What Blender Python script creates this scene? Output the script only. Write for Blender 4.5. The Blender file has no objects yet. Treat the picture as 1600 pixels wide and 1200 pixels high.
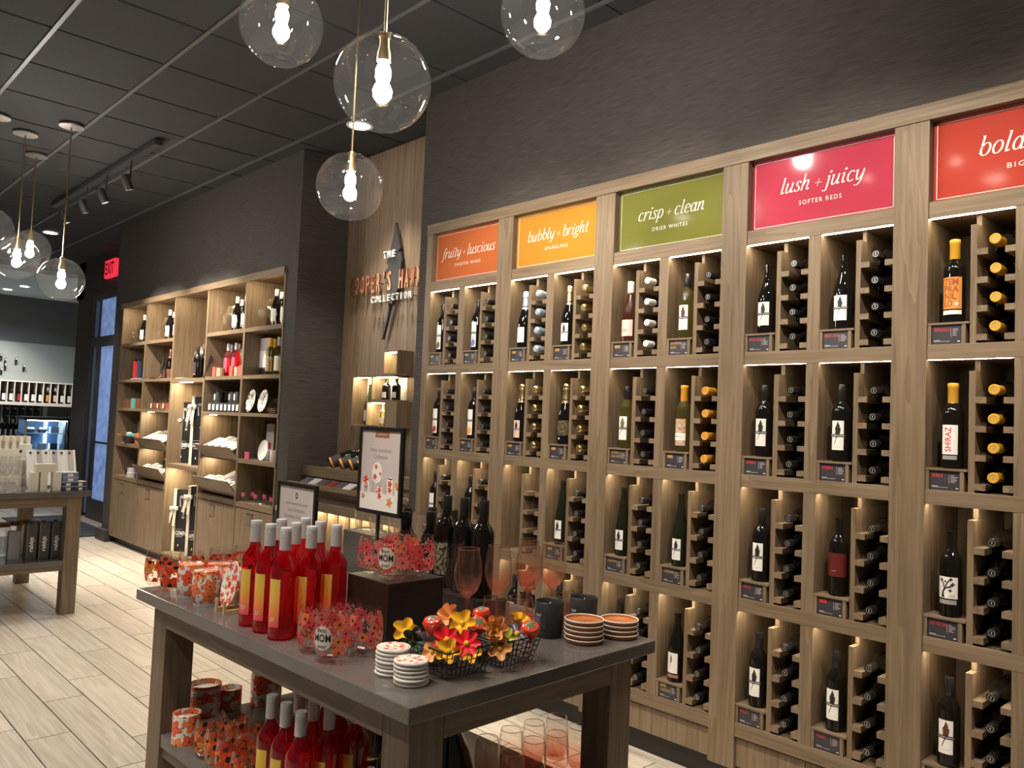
import bpy, bmesh, math, random
from mathutils import Vector, Matrix, geometry
random.seed(11)
R = math.radians
sc = bpy.context.scene
COL = sc.collection

# ------------------------------------------------------------------ camera
F = 1265.0
YAW, PITCH, ROLL = R(46.56107729), R(2.84816286), R(2.32226776)
CAM = Vector((0.0, -3.1, 1.5))
_fw = Vector((-math.sin(YAW) * math.cos(PITCH), math.cos(YAW) * math.cos(PITCH), math.sin(PITCH)))
_rt = Vector((math.cos(YAW), math.sin(YAW), 0.0))
_up = _rt.cross(_fw)
CR = _rt * math.cos(ROLL) + _up * math.sin(ROLL)
CU = _up * math.cos(ROLL) - _rt * math.sin(ROLL)
cd = bpy.data.cameras.new('camera')
cd.sensor_fit = 'HORIZONTAL'; cd.sensor_width = 36.0; cd.lens = F / 1600 * 36; cd.clip_start = 0.05; cd.clip_end = 80
cam = bpy.data.objects.new('camera', cd); COL.objects.link(cam)
m3 = Matrix((CR, CU, -_fw)).transposed()
cam.matrix_world = Matrix.Translation(CAM) @ m3.to_4x4()
sc.camera = cam

# ------------------------------------------------------------------ world, exposure
w = bpy.data.worlds.new('world'); sc.world = w; w.use_nodes = True
w.node_tree.nodes['Background'].inputs[0].default_value = (0.9, 0.86, 0.8, 1)
w.node_tree.nodes['Background'].inputs[1].default_value = 0.055
sc.view_settings.view_transform = 'Standard'; sc.view_settings.look = 'None'
sc.view_settings.gamma = 1.0; sc.view_settings.use_curve_mapping = False
sc.view_settings.exposure = 0.65
sc.cycles.transparent_max_bounces = 24
LED_POWER = 3.8
TRACK_W = 62.0
DOWN_W = 56.0
BULB_POWER = 50.0

# ------------------------------------------------------------------ pixel helpers
def ray(u, v): return CR * ((u - 800) / F) - CU * ((v - 600) / F) + _fw
def onz(u, v, z):
    r = ray(u, v); return CAM + r * ((z - CAM.z) / r.z)
def ony(u, v, y):
    r = ray(u, v); return CAM + r * ((y - CAM.y) / r.y)
def onx(u, v, x):
    r = ray(u, v); return CAM + r * ((x - CAM.x) / r.x)
def xat(u, y, z):                       # x of the point at height z, depth y that shows at column u
    k = (u - 800) / F
    a = CR - _fw * k
    return CAM.x - (a.y * (y - CAM.y) + a.z * (z - CAM.z)) / a.x
def zat(v, x, y):
    k = (600 - v) / F
    a = CU - _fw * k
    return CAM.z - (a.x * (x - CAM.x) + a.y * (y - CAM.y)) / a.z

# ------------------------------------------------------------------ materials
MAT = {}
def nm(name):
    m = bpy.data.materials.new(name); m.use_nodes = True
    nt = m.node_tree; nt.nodes.clear()
    out = nt.nodes.new('ShaderNodeOutputMaterial')
    MAT[name] = m
    return m, nt, out
def N(nt, t, **kw):
    n = nt.nodes.new(t)
    for k, v in kw.items():
        if k.startswith('i_'):
            key = k[2:]
            key = int(key) if key.isdigit() else key.replace('_', ' ')
            n.inputs[key].default_value = v
        else: setattr(n, k, v)
    return n
def L(nt, a, b): nt.links.new(a, b)
def plain(name, col, rough=.5, metal=0., spec=.5, emit=None, estr=0., coat=0., bump=None):
    m, nt, out = nm(name)
    p = N(nt, 'ShaderNodeBsdfPrincipled')
    p.inputs['Base Color'].default_value = (*col, 1); p.inputs['Roughness'].default_value = rough
    p.inputs['Metallic'].default_value = metal; p.inputs['Specular IOR Level'].default_value = spec
    p.inputs['Coat Weight'].default_value = coat
    if emit: p.inputs['Emission Color'].default_value = (*emit, 1); p.inputs['Emission Strength'].default_value = estr
    L(nt, p.outputs[0], out.inputs[0]); return m
def math_(nt, op, a, b=None, c=None):
    n = N(nt, 'ShaderNodeMath', operation=op)
    for i, x in enumerate((a, b, c)):
        if x is None: continue
        if isinstance(x, (int, float)): n.inputs[i].default_value = x
        else: L(nt, x, n.inputs[i])
    return n.outputs[0]
def ramp(nt, fac, stops, interp='LINEAR'):
    n = N(nt, 'ShaderNodeValToRGB'); cr = n.color_ramp; cr.interpolation = interp
    while len(cr.elements) > 1: cr.elements.remove(cr.elements[-1])
    for i, (p, c) in enumerate(stops):
        e = cr.elements[0] if i == 0 else cr.elements.new(p)
        e.position = p; e.color = (*c, 1)
    L(nt, fac, n.inputs[0]); return n.outputs[0]
def worldpos(nt, scale, rand=3.0):
    g = N(nt, 'ShaderNodeNewGeometry'); oi = N(nt, 'ShaderNodeObjectInfo')
    add = N(nt, 'ShaderNodeVectorMath', operation='ADD')
    mul = N(nt, 'ShaderNodeVectorMath', operation='MULTIPLY'); mul.inputs[1].default_value = scale
    rr = N(nt, 'ShaderNodeVectorMath', operation='SCALE'); rr.inputs[0].default_value = (1.7, 2.3, 3.1)
    L(nt, math_(nt, 'MULTIPLY', oi.outputs['Random'], rand), rr.inputs['Scale'])
    L(nt, g.outputs['Position'], add.inputs[0]); L(nt, rr.outputs[0], add.inputs[1])
    L(nt, add.outputs[0], mul.inputs[0]); return mul.outputs[0], oi.outputs['Random']
def wood(name, axis, c0, c1, rough=.5, var=.12):
    m, nt, out = nm(name)
    s1 = {'x': (.45, 8, 8), 'y': (8, .45, 8), 'z': (8, 8, .45)}[axis]
    s2 = {'x': (3, 70, 70), 'y': (70, 3, 70), 'z': (70, 70, 3)}[axis]
    v1, rnd = worldpos(nt, s1); v2, _ = worldpos(nt, s2)
    n1 = N(nt, 'ShaderNodeTexNoise', i_Scale=1.0, i_Detail=3.0, i_Distortion=.6); L(nt, v1, n1.inputs[0])
    rings = math_(nt, 'FRACT', math_(nt, 'MULTIPLY', n1.outputs[0], 9.0))
    n2 = N(nt, 'ShaderNodeTexNoise', i_Scale=1.0, i_Detail=2.0); L(nt, v2, n2.inputs[0])
    f = math_(nt, 'ADD', math_(nt, 'MULTIPLY', rings, .24), math_(nt, 'MULTIPLY', n2.outputs[0], .76))
    f = math_(nt, 'ADD', f, math_(nt, 'MULTIPLY', math_(nt, 'SUBTRACT', rnd, .5), var))
    c = ramp(nt, f, [(.22, c0), (.72, c1)])
    p = N(nt, 'ShaderNodeBsdfPrincipled', i_Roughness=rough)
    p.inputs['Specular IOR Level'].default_value = .35
    L(nt, c, p.inputs['Base Color'])
    b = N(nt, 'ShaderNodeBump', i_Strength=.12, i_Distance=.002); L(nt, f, b.inputs['Height']); L(nt, b.outputs[0], p.inputs['Normal'])
    L(nt, p.outputs[0], out.inputs[0]); return m
OAK0, OAK1 = (.128, .088, .051), (.228, .166, .106)
for ax in 'xyz': wood('oak_' + ax, ax, OAK0, OAK1)
wood('oak_dark_z', 'z', (.11, .08, .05), (.20, .148, .10)); wood('oak_dark_x', 'x', (.11, .08, .05), (.20, .148, .10)); wood('oak_dark_y', 'y', (.11, .08, .05), (.20, .148, .10))
wood('plank_wood', 'z', (.17, .115, .07), (.30, .215, .14), var=.25)
wood('floor_plank', 'x', (.36, .31, .25), (.56, .50, .425), rough=.38, var=.2)
wood('easel_wood', 'z', (.45, .28, .13), (.62, .42, .22))
def fabric(name, c0, c1, rough=.75):
    m, nt, out = nm(name)
    v, _ = worldpos(nt, (9, 9, 240), 0.0)
    n = N(nt, 'ShaderNodeTexNoise', i_Scale=1.0, i_Detail=4.0); L(nt, v, n.inputs[0])
    p = N(nt, 'ShaderNodeBsdfPrincipled', i_Roughness=rough); p.inputs['Specular IOR Level'].default_value = .3
    L(nt, ramp(nt, n.outputs[0], [(.3, c0), (.7, c1)]), p.inputs['Base Color'])
    b = N(nt, 'ShaderNodeBump', i_Strength=.35, i_Distance=.004); L(nt, n.outputs[0], b.inputs['Height']); L(nt, b.outputs[0], p.inputs['Normal'])
    L(nt, p.outputs[0], out.inputs[0]); return m
fabric('grasscloth', (.036, .030, .026), (.072, .062, .054))
fabric('grasscloth_side', (.040, .033, .027), (.076, .063, .053))
def stone(name, c0, c1, rough):
    m, nt, out = nm(name)
    v, _ = worldpos(nt, (1, 1, 1), 1.0)
    n = N(nt, 'ShaderNodeTexNoise', i_Scale=160.0, i_Detail=2.0); L(nt, v, n.inputs[0])
    n2 = N(nt, 'ShaderNodeTexNoise', i_Scale=5.0, i_Detail=4.0); L(nt, v, n2.inputs[0])
    f = math_(nt, 'ADD', math_(nt, 'MULTIPLY', n.outputs[0], .5), math_(nt, 'MULTIPLY', n2.outputs[0], .5))
    p = N(nt, 'ShaderNodeBsdfPrincipled', i_Roughness=rough); p.inputs['Specular IOR Level'].default_value = .5
    L(nt, ramp(nt, f, [(.3, c0), (.7, c1)]), p.inputs['Base Color'])
    L(nt, p.outputs[0], out.inputs[0]); return m
stone('table_stone', (.085, .078, .072), (.130, .120, .111), .16)
stone('ceiling_tile', (.020, .020, .0205), (.026, .026, .0265), .9)
plain('grid_bar', (.085, .083, .082), .5); plain('grout', (.02, .018, .016), .9)
plain('toe_kick', (.022, .020, .019), .5); plain('base_block', (.035, .033, .032), .5)
plain('dark_frame', (.028, .026, .026), .45); plain('black_metal', (.012, .012, .012), .4, .3)
plain('brass', (.62, .47, .26), .3, 1.); plain('brushed_nickel', (.55, .5, .42), .35, 1.)
plain('riser_black', (.022, .014, .011), .32); plain('teal_wall', (.105, .112, .118), .8); plain('teal_panel', (.25, .275, .26), .7)
plain('teal_dark', (.035, .045, .05), .7); plain('pale_ceiling', (.45, .55, .62), .8); plain('white_paint', (.75, .73, .70), .6)
plain('led', (1, .9, .75), .5, emit=(1.0, .84, .60), estr=LED_POWER * 10)
plain('led_shelf', (1, .9, .75), .5, emit=(1.0, .82, .56), estr=90)
plain('led_soft', (1, .9, .75), .5, emit=(1.0, .82, .56), estr=22)
plain('letter_white', (.82, .81, .78), .4)
plain('led_cool', (1, 1, 1), .5, emit=(.75, .9, 1.0), estr=22)
plain('box_light', (1, .9, .7), .5, emit=(1.0, .82, .50), estr=70)
plain('bulb', (1, 1, 1), .3, emit=(1.0, .95, .88), estr=BULB_POWER * 4)
plain('lamp_lens', (1, 1, 1), .3, emit=(1.0, .92, .8), estr=16)
plain('exit_red', (.8, .02, .04), .4, emit=(1.0, .04, .08), estr=.5); plain('exit_letter', (.10, .0, .004), .4)
m = plain('door_glow', (.12, .2, .42), .25, emit=(.17, .27, .56), estr=.42); nt = m.node_tree
v_, _ = worldpos(nt, (9, 9, 9), 0.0); n_ = N(nt, 'ShaderNodeTexNoise', i_Scale=1.0, i_Detail=5.0); L(nt, v_, n_.inputs[0])
L(nt, ramp(nt, n_.outputs[0], [(.3, (.11, .19, .44)), (.7, (.26, .37, .66))]), [n for n in nt.nodes if n.type == 'BSDF_PRINCIPLED'][0].inputs['Emission Color'])
plain('door_glow_dark', (.05, .07, .12), .3, emit=(.05, .07, .13), estr=.25)
plain('mat_dark', (.03, .03, .035), .9)
plain('bottle_black', (.006, .005, .004), .025, spec=.45); plain('bottle_green', (.010, .011, .005), .025, spec=.45)
for nme, c, ro, me in [('cap_black', (.012, .011, .011), .25, 0), ('cap_mark', (.5, .48, .45), .35, .6), ('cap_yellow', (.62, .34, .03), .3, 0), ('cap_gold', (.78, .60, .28), .28, 1),
        ('cap_blue', (.52, .62, .74), .35, .5), ('cap_white', (.72, .70, .67), .35, 0), ('cap_grey', (.46, .45, .45), .35, .1), ('cap_orange', (.66, .30, .03), .3, 0),
        ('cap_copper', (.70, .33, .20), .35, 1), ('paper', (.80, .78, .74), .6, 0), ('paper_cream', (.78, .72, .60), .6, 0), ('paper_peach', (.74, .50, .38), .6, 0), ('paper_pink', (.70, .50, .43), .6, 0),
        ('paper_grey', (.42, .40, .40), .6, 0), ('ink', (.015, .014, .014), .5, 0), ('ink_brown', (.09, .03, .015), .5, 0), ('ink_red', (.62, .035, .03), .5, 0), ('ink_gold', (.62, .33, .08), .5, 0), ('ink_white', (.75, .73, .72), .5, 0), ('ink_grey', (.30, .29, .29), .5, 0),
        ('card_black', (.038, .034, .042), .45, 0), ('label_orange', (.68, .27, .05), .5, 0), ('label_orange_ink', (.36, .08, .012), .5, 0), ('label_red', (.11, .008, .008), .5, 0), ('label_plum', (.16, .17, .42), .5, 0), ('label_berry', (.40, .02, .03), .5, 0), ('label_apricot', (.85, .38, .04), .5, 0),
        ('label_green', (.12, .13, .05), .5, 0), ('copper', (.55, .27, .14), .35, .6),
        ('cream_ceramic', (.78, .75, .70), .2, 0), ('terracotta', (.40, .13, .035), .12, 0), ('terracotta_side', (.16, .055, .02), .3, 0), ('wax', (.03, .028, .028), .4, 0), ('wick', (.8, .78, .7), .7, 0),
        ('cer_yellow', (.82, .46, .03), .12, 0), ('cer_peach', (.80, .40, .14), .15, 0), ('cer_red', (.72, .02, .03), .12, 0), ('cer_strawberry', (.75, .06, .03), .14, 0), ('cer_lilac', (.52, .36, .42), .2, 0), ('cer_purple', (.14, .10, .14), .2, 0), ('cer_green', (.10, .17, .09), .2, 0), ('cer_lime', (.42, .42, .06), .2, 0),
        ('box_black', (.014, .014, .015), .4, 0), ('ribbon', (.80, .74, .60), .5, 0), ('box_white', (.72, .70, .66), .5, 0), ('box_grey', (.30, .29, .29), .5, 0), ('box_cream', (.74, .68, .58), .5, 0), ('box_rabbit', (.035, .032, .032), .45, 0), ('box_green', (.34, .40, .22), .5, 0),
        ('coral_box', (.72, .12, .09), .5, 0), ('tan_candle', (.52, .42, .29), .5, 0), ('teal_box', (.10, .36, .36), .5, 0), ('orange_thing', (.75, .18, .03), .4, 0), ('copper_cup', (.55, .22, .12), .3, .7), ('jar_black', (.03, .03, .032), .4, 0), ('bowl_dark', (.03, .02, .015), .4, 0), ('pink_print', (.46, .075, .13), .5, 0), ('terracotta_pot', (.42, .16, .09), .6, 0), ('navy_box', (.03, .05, .09), .5, 0), ('blue_box', (.12, .20, .38), .5, 0), ('foliage_dry', (.11, .09, .07), .8, 0), ('steel', (.5, .5, .5), .25, 1.), ('red_thing', (.60, .03, .03), .4, 0), ('fridge_white', (.55, .66, .72), .4, 0), ('fridge_blue', (.10, .18, .34), .4, 0)]:
    plain(nme, c, ro, me)
SIGNC = {'fruity': (.43, .115, .038), 'bubbly': (.44, .20, .028), 'crisp': (.145, .145, .032), 'lush': (.39, .042, .072), 'bold': (.36, .048, .033)}
for k, c in SIGNC.items(): plain('sign_' + k, c, .08, spec=.5)
plain('frost', (.62, .55, .52), .5)
plain('sign_ink', (.66, .63, .56), .4)
def schlick(nt):
    lw = N(nt, 'ShaderNodeLayerWeight', i_Blend=.5)
    return math_(nt, 'ADD', math_(nt, 'MULTIPLY', math_(nt, 'POWER', lw.outputs['Facing'], 4.0), .75), .035)
def thinglass(name, tint, k=1.0, diff=None, dfac=0.):
    m, nt, out = nm(name)
    tr = N(nt, 'ShaderNodeBsdfTransparent'); tr.inputs[0].default_value = (*tint, 1)
    gl = N(nt, 'ShaderNodeBsdfGlossy', i_Roughness=.03); gl.inputs[0].default_value = (1, 1, 1, 1)
    fres = schlick(nt)
    base = tr.outputs[0]
    if diff:
        d = N(nt, 'ShaderNodeBsdfDiffuse'); d.inputs[0].default_value = (*diff, 1)
        mx = N(nt, 'ShaderNodeMixShader', i_0=dfac); L(nt, tr.outputs[0], mx.inputs[1]); L(nt, d.outputs[0], mx.inputs[2]); base = mx.outputs[0]
    mx = N(nt, 'ShaderNodeMixShader'); L(nt, math_(nt, 'MINIMUM', math_(nt, 'MULTIPLY', fres, k), 1.0), mx.inputs[0]); L(nt, base, mx.inputs[1]); L(nt, gl.outputs[0], mx.inputs[2])
    L(nt, mx.outputs[0], out.inputs[0]); return m
thinglass('clear_glass', (.985, .985, .98), 1.0); thinglass('globe_glass', (.99, .985, .975), 1.0, (.6, .6, .6), .004)
thinglass('pink_glass', (.985, .925, .90), 1.2, (.85, .5, .4), .025); thinglass('ribbed_glass', (.97, .955, .93), 1.1, (.7, .65, .55), .05)
thinglass('smoke_dark', (.42, .40, .37), 1.4, (.03, .03, .03), .1); thinglass('smoke_glass', (.80, .74, .62), 1.4, (.32, .26, .17), .13); thinglass('green_glass', (.30, .34, .18), 1.2, (.06, .07, .02), .3)
thinglass('wine_red', (.90, .075, .11), 1.3, (.55, .008, .022), .10); thinglass('wine_white', (.72, .68, .42), 1.1, (.20, .18, .04), .14); thinglass('wine_rose', (.55, .26, .18), 1.1, (.14, .05, .03), .25)
def blush(name, z0, z1):
    m, nt, out = nm(name)
    tc = N(nt, 'ShaderNodeTexCoord'); sx = N(nt, 'ShaderNodeSeparateXYZ'); L(nt, tc.outputs['Object'], sx.inputs[0])
    f = math_(nt, 'DIVIDE', math_(nt, 'SUBTRACT', sx.outputs[2], z0), z1 - z0)
    tr = N(nt, 'ShaderNodeBsdfTransparent'); L(nt, ramp(nt, f, [(0, (.96, .72, .64)), (1, (.985, .965, .95))]), tr.inputs[0])
    gl = N(nt, 'ShaderNodeBsdfGlossy', i_Roughness=.02)
    d = N(nt, 'ShaderNodeBsdfDiffuse'); d.inputs[0].default_value = (.9, .42, .30, 1)
    mx0 = N(nt, 'ShaderNodeMixShader'); L(nt, ramp(nt, f, [(0, (.10, .10, .10)), (1, (.012, .012, .012))]), mx0.inputs[0]); L(nt, tr.outputs[0], mx0.inputs[1]); L(nt, d.outputs[0], mx0.inputs[2])
    mx = N(nt, 'ShaderNodeMixShader'); L(nt, schlick(nt), mx.inputs[0]); L(nt, mx0.outputs[0], mx.inputs[1]); L(nt, gl.outputs[0], mx.inputs[2]); L(nt, mx.outputs[0], out.inputs[0])
blush('blush_bowl', .105, .165); blush('blush_ribbed', .0, .07)
thinglass('pane_glass', (.9, .93, .95), 1.0)
def floral(name, nu, nv, stops, petals, back=None, dens=.46, cen=.13, cencol=(.03, .012, .01), lo=None, hi=None, leaf=(.16, .17, .06)):
    m, nt, out = nm(name)
    uv = N(nt, 'ShaderNodeTexCoord'); sx = N(nt, 'ShaderNodeSeparateXYZ'); L(nt, uv.outputs['UV'], sx.inputs[0])
    u = math_(nt, 'MULTIPLY', sx.outputs[0], nu); v = math_(nt, 'MULTIPLY', sx.outputs[1], nv)
    cb = N(nt, 'ShaderNodeCombineXYZ'); L(nt, u, cb.inputs[0]); L(nt, v, cb.inputs[1])
    oi = N(nt, 'ShaderNodeObjectInfo'); sh = math_(nt, 'MULTIPLY', oi.outputs['Random'], 40.0)
    vo = N(nt, 'ShaderNodeVectorMath', operation='ADD'); L(nt, cb.outputs[0], vo.inputs[0])
    c2 = N(nt, 'ShaderNodeCombineXYZ'); L(nt, sh, c2.inputs[0]); L(nt, c2.outputs[0], vo.inputs[1])
    vr = N(nt, 'ShaderNodeTexVoronoi', voronoi_dimensions='2D', i_Scale=1.0, i_Randomness=.75); L(nt, vo.outputs[0], vr.inputs['Vector'])
    df = N(nt, 'ShaderNodeVectorMath', operation='SUBTRACT'); L(nt, vo.outputs[0], df.inputs[0]); L(nt, vr.outputs['Position'], df.inputs[1])
    ds = N(nt, 'ShaderNodeSeparateXYZ'); L(nt, df.outputs[0], ds.inputs[0])
    ang = math_(nt, 'ARCTAN2', ds.outputs[1], ds.outputs[0]); rr = vr.outputs['Distance']
    cs = N(nt, 'ShaderNodeSeparateColor'); L(nt, vr.outputs['Color'], cs.inputs[0])
    wv = math_(nt, 'COSINE', math_(nt, 'ADD', math_(nt, 'MULTIPLY', ang, petals), math_(nt, 'MULTIPLY', cs.outputs[1], 6.0)))
    size = math_(nt, 'MULTIPLY', math_(nt, 'ADD', math_(nt, 'MULTIPLY', wv, .2), .8), math_(nt, 'ADD', math_(nt, 'MULTIPLY', cs.outputs[2], .22), dens))
    mask = math_(nt, 'LESS_THAN', rr, size)
    shade = math_(nt, 'ADD', math_(nt, 'MULTIPLY', wv, .16), math_(nt, 'MULTIPLY', rr, -.5))
    col = ramp(nt, math_(nt, 'ADD', cs.outputs[0], shade), stops)
    cm = N(nt, 'ShaderNodeMix', data_type='RGBA'); L(nt, math_(nt, 'LESS_THAN', rr, cen), cm.inputs[0]); L(nt, col, cm.inputs[6]); cm.inputs[7].default_value = (*cencol, 1)
    # leaves between the flowers
    nz = N(nt, 'ShaderNodeTexNoise', noise_dimensions='2D', i_Scale=3.5); L(nt, vo.outputs[0], nz.inputs[0])
    lf = math_(nt, 'MULTIPLY', math_(nt, 'GREATER_THAN', nz.outputs[0], .63), math_(nt, 'SUBTRACT', 1.0, mask))
    lm = N(nt, 'ShaderNodeMix', data_type='RGBA'); L(nt, lf, lm.inputs[0]); L(nt, cm.outputs[2], lm.inputs[6]); lm.inputs[7].default_value = (*leaf, 1)
    tot = math_(nt, 'MAXIMUM', mask, lf)
    if lo is not None:
        band = math_(nt, 'MULTIPLY', math_(nt, 'GREATER_THAN', sx.outputs[1], lo), math_(nt, 'LESS_THAN', sx.outputs[1], hi)); tot = math_(nt, 'MULTIPLY', tot, band)
    pr = N(nt, 'ShaderNodeBsdfPrincipled', i_Roughness=.25); L(nt, lm.outputs[2], pr.inputs['Base Color'])
    mx = N(nt, 'ShaderNodeMixShader'); L(nt, tot, mx.inputs[0])
    tl = N(nt, 'ShaderNodeBsdfTranslucent'); L(nt, lm.outputs[2], tl.inputs[0]); pm = N(nt, 'ShaderNodeMixShader', i_0=.0 if back else .45); L(nt, pr.outputs[0], pm.inputs[1]); L(nt, tl.outputs[0], pm.inputs[2]); L(nt, pm.outputs[0], mx.inputs[2])
    if back is None:
        tr = N(nt, 'ShaderNodeBsdfTransparent'); tr.inputs[0].default_value = (.985, .975, .97, 1)
        gl = N(nt, 'ShaderNodeBsdfGlossy', i_Roughness=.03); fres = schlick(nt)
        g = N(nt, 'ShaderNodeMixShader'); L(nt, fres, g.inputs[0]); L(nt, tr.outputs[0], g.inputs[1]); L(nt, gl.outputs[0], g.inputs[2]); L(nt, g.outputs[0], mx.inputs[1])
    else:
        b = N(nt, 'ShaderNodeBsdfPrincipled', i_Roughness=.2); b.inputs['Base Color'].default_value = (*back, 1); L(nt, b.outputs[0], mx.inputs[1])
    L(nt, mx.outputs[0], out.inputs[0]); return m
PINKS = [(0, (.62, .05, .07)), (.3, (.80, .16, .17)), (.55, (.82, .26, .24)), (.72, (.78, .10, .06)), (.86, (.85, .34, .05)), (1, (.55, .02, .03))]
POPPY = [(0, (.72, .06, .02)), (.4, (.85, .15, .04)), (.65, (.70, .04, .02)), (.85, (.88, .40, .05)), (1, (.8, .12, .05))]
floral('floral_mom', 8, 28, PINKS, 9, dens=.40, lo=.022, hi=.106, cen=.11, cencol=(.10, .05, .02), leaf=(.45, .38, .25))
floral('floral_poppy', 5, 17, POPPY, 4, dens=.46, lo=.016, hi=.088, cen=.15, leaf=(.80, .50, .16))
floral('floral_tumbler', 5, 22, [(0, (.65, .05, .03)), (.5, (.80, .16, .05)), (.8, (.82, .32, .10)), (1, (.55, .03, .05))], 5, back=(.74, .70, .66), dens=.46, cen=.06)
floral('floral_plate', 4, 4, [(0, (.68, .05, .05)), (.5, (.82, .22, .14)), (1, (.55, .03, .04))], 6, back=(.80, .77, .72), dens=.33, cen=.07, leaf=(.25, .30, .14))
floral('floral_lattice', 10, 60, [(0, (.40, .36, .26)), (1, (.30, .26, .17))], 4, back=(.03, .025, .02), dens=.40, cen=.1)
floral('floral_coaster', 4, 4, [(0, (.62, .05, .05)), (.5, (.75, .20, .15)), (1, (.5, .12, .1))], 6, back=(.80, .77, .70), dens=.26, cen=.06, leaf=(.32, .36, .16))
floral('floral_bowl', 10, 90, [(0, (.05, .05, .05)), (1, (.10, .09, .08))], 5, back=(.72, .70, .64), dens=.2, cen=.05, leaf=(.08, .08, .07))
floral('mosaic_label', 14, 70, [(0, (.62, .30, .10)), (.3, (.65, .55, .42)), (.5, (.30, .42, .48)), (.7, (.55, .18, .10)), (1, (.12, .10, .10))], 4, back=(.55, .42, .30), dens=.62, cen=.12, cencol=(.1, .08, .07))
floral('gold_speckle', 40, 170, [(0, (.70, .55, .28)), (1, (.80, .68, .40))], 3, back=(.010, .009, .008), dens=.12, cen=.02, leaf=(.010, .009, .008))

# ------------------------------------------------------------------ mesh helpers
def mk(name, verts, faces, smooth=False, uvs=None, ang=40):
    me = bpy.data.meshes.new(name); me.from_pydata([tuple(v) for v in verts], [], faces)
    if uvs:
        ul = me.uv_layers.new(name='UVMap')
        k = 0
        for f in uvs:
            for c in f: ul.data[k].uv = c; k += 1
    me.update()
    if smooth:
        for p in me.polygons: p.use_smooth = True
        me.set_sharp_from_angle(angle=R(ang))
    return me
_box = {}
def boxmesh(dx, dy, dz, bev=0.):
    k = (round(dx, 4), round(dy, 4), round(dz, 4), bev)
    if k not in _box:
        bm = bmesh.new(); bmesh.ops.create_cube(bm, size=1.0)
        for v in bm.verts: v.co = Vector((v.co.x * dx, v.co.y * dy, v.co.z * dz))
        if bev: bmesh.ops.bevel(bm, geom=bm.edges[:], offset=bev, segments=2, affect='EDGES', profile=.5)
        me = bpy.data.meshes.new('box'); bm.to_mesh(me); bm.free(); _box[k] = me
    return _box[k]
def setmat(me, mat):
    if not me.materials: me.materials.append(MAT[mat])
def obj(name, me, mat=None, parent=None, loc=(0, 0, 0), rot=(0, 0, 0), scale=None):
    o = bpy.data.objects.new(name, me); COL.objects.link(o)
    o.location = loc; o.rotation_euler = rot
    if scale: o.scale = scale
    if parent: o.parent = parent
    if mat and me is not None:
        if not me.materials: me.materials.append(None)
        o.material_slots[0].link = 'OBJECT'; o.material_slots[0].material = MAT[mat]
    return o
def tag(o, label, cat, group=None):
    o['label'] = label; o['category'] = cat
    if group: o['group'] = group
    return o
def struct(o): o['kind'] = 'structure'; return o
def empty(name, loc, rotz=0.):
    o = bpy.data.objects.new(name, None); COL.objects.link(o); o.location = loc; o.rotation_euler = (0, 0, rotz); o.empty_display_size = .05
    return o
def bw(parent, name, mat, x0, x1, y0, y1, z0, z1, bev=0.):     # box by world bounds (parent unrotated)
    c = Vector(((x0 + x1) / 2, (y0 + y1) / 2, (z0 + z1) / 2))
    if parent: c = c - parent.location
    return obj(name, boxmesh(x1 - x0, y1 - y0, z1 - z0, bev), mat, parent, c)
def bl(parent, name, mat, x0, x1, y0, y1, z0, z1, bev=0., rot=(0, 0, 0)):     # box in the parent's local space
    return obj(name, boxmesh(x1 - x0, y1 - y0, z1 - z0, bev), mat, parent, ((x0 + x1) / 2, (y0 + y1) / 2, (z0 + z1) / 2), rot)
_lathe = {}
def lathe(key, prof, seg=24, ang=40, ribs=0, ribd=0., inner=None):
    if key in _lathe: return _lathe[key]
    vs, fs, uvs = [], [], []
    rings = []
    for (r, z) in prof:
        if r < 1e-6: rings.append([len(vs)]); vs.append((0, 0, z))
        else:
            rings.append(list(range(len(vs), len(vs) + seg)))
            for i in range(seg):
                a = 2 * math.pi * i / seg + R(80)
                q = r * (1 + (ribd if (ribs and i % 2) else 0))
                vs.append((q * math.cos(a), q * math.sin(a), z))
    for k in range(len(prof) - 1):
        A, B = rings[k], rings[k + 1]; za, zb = prof[k][1], prof[k + 1][1]
        if inner is not None and k >= inner: za = zb = -1.0
        for i in range(seg):
            j = (i + 1) % seg; ua, ub = i / seg, (i + 1) / seg
            if len(A) == 1 and len(B) == 1: continue
            if len(A) == 1: fs.append((A[0], B[i], B[j])); uvs.append([(ua, za), (ua, zb), (ub, zb)])
            elif len(B) == 1: fs.append((A[i], A[j], B[0])); uvs.append([(ua, za), (ub, za), (ub, zb)])
            else: fs.append((A[i], A[j], B[j], B[i])); uvs.append([(ua, za), (ub, za), (ub, zb), (ua, zb)])
    me = mk(key, vs, fs, True, uvs, ang); _lathe[key] = me
    return me
def tubemesh(key, pts, r, seg=8):
    vs, fs = [], []
    pts = [Vector(p) for p in pts]
    for i, p in enumerate(pts):
        d = (pts[min(i + 1, len(pts) - 1)] - pts[max(i - 1, 0)]).normalized()
        a = d.orthogonal().normalized() if i == 0 else (a - d * a.dot(d)).normalized()
        b = d.cross(a)
        for k in range(seg):
            t = 2 * math.pi * k / seg; vs.append(p + (a * math.cos(t) + b * math.sin(t)) * r)
    for i in range(len(pts) - 1):
        for k in range(seg):
            j = (k + 1) % seg; fs.append((i * seg + k, i * seg + j, (i + 1) * seg + j, (i + 1) * seg + k))
    fs.append(tuple(range(seg - 1, -1, -1))); fs.append(tuple((len(pts) - 1) * seg + k for k in range(seg)))
    return mk(key, vs, fs, True)
_patch = {}
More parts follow.
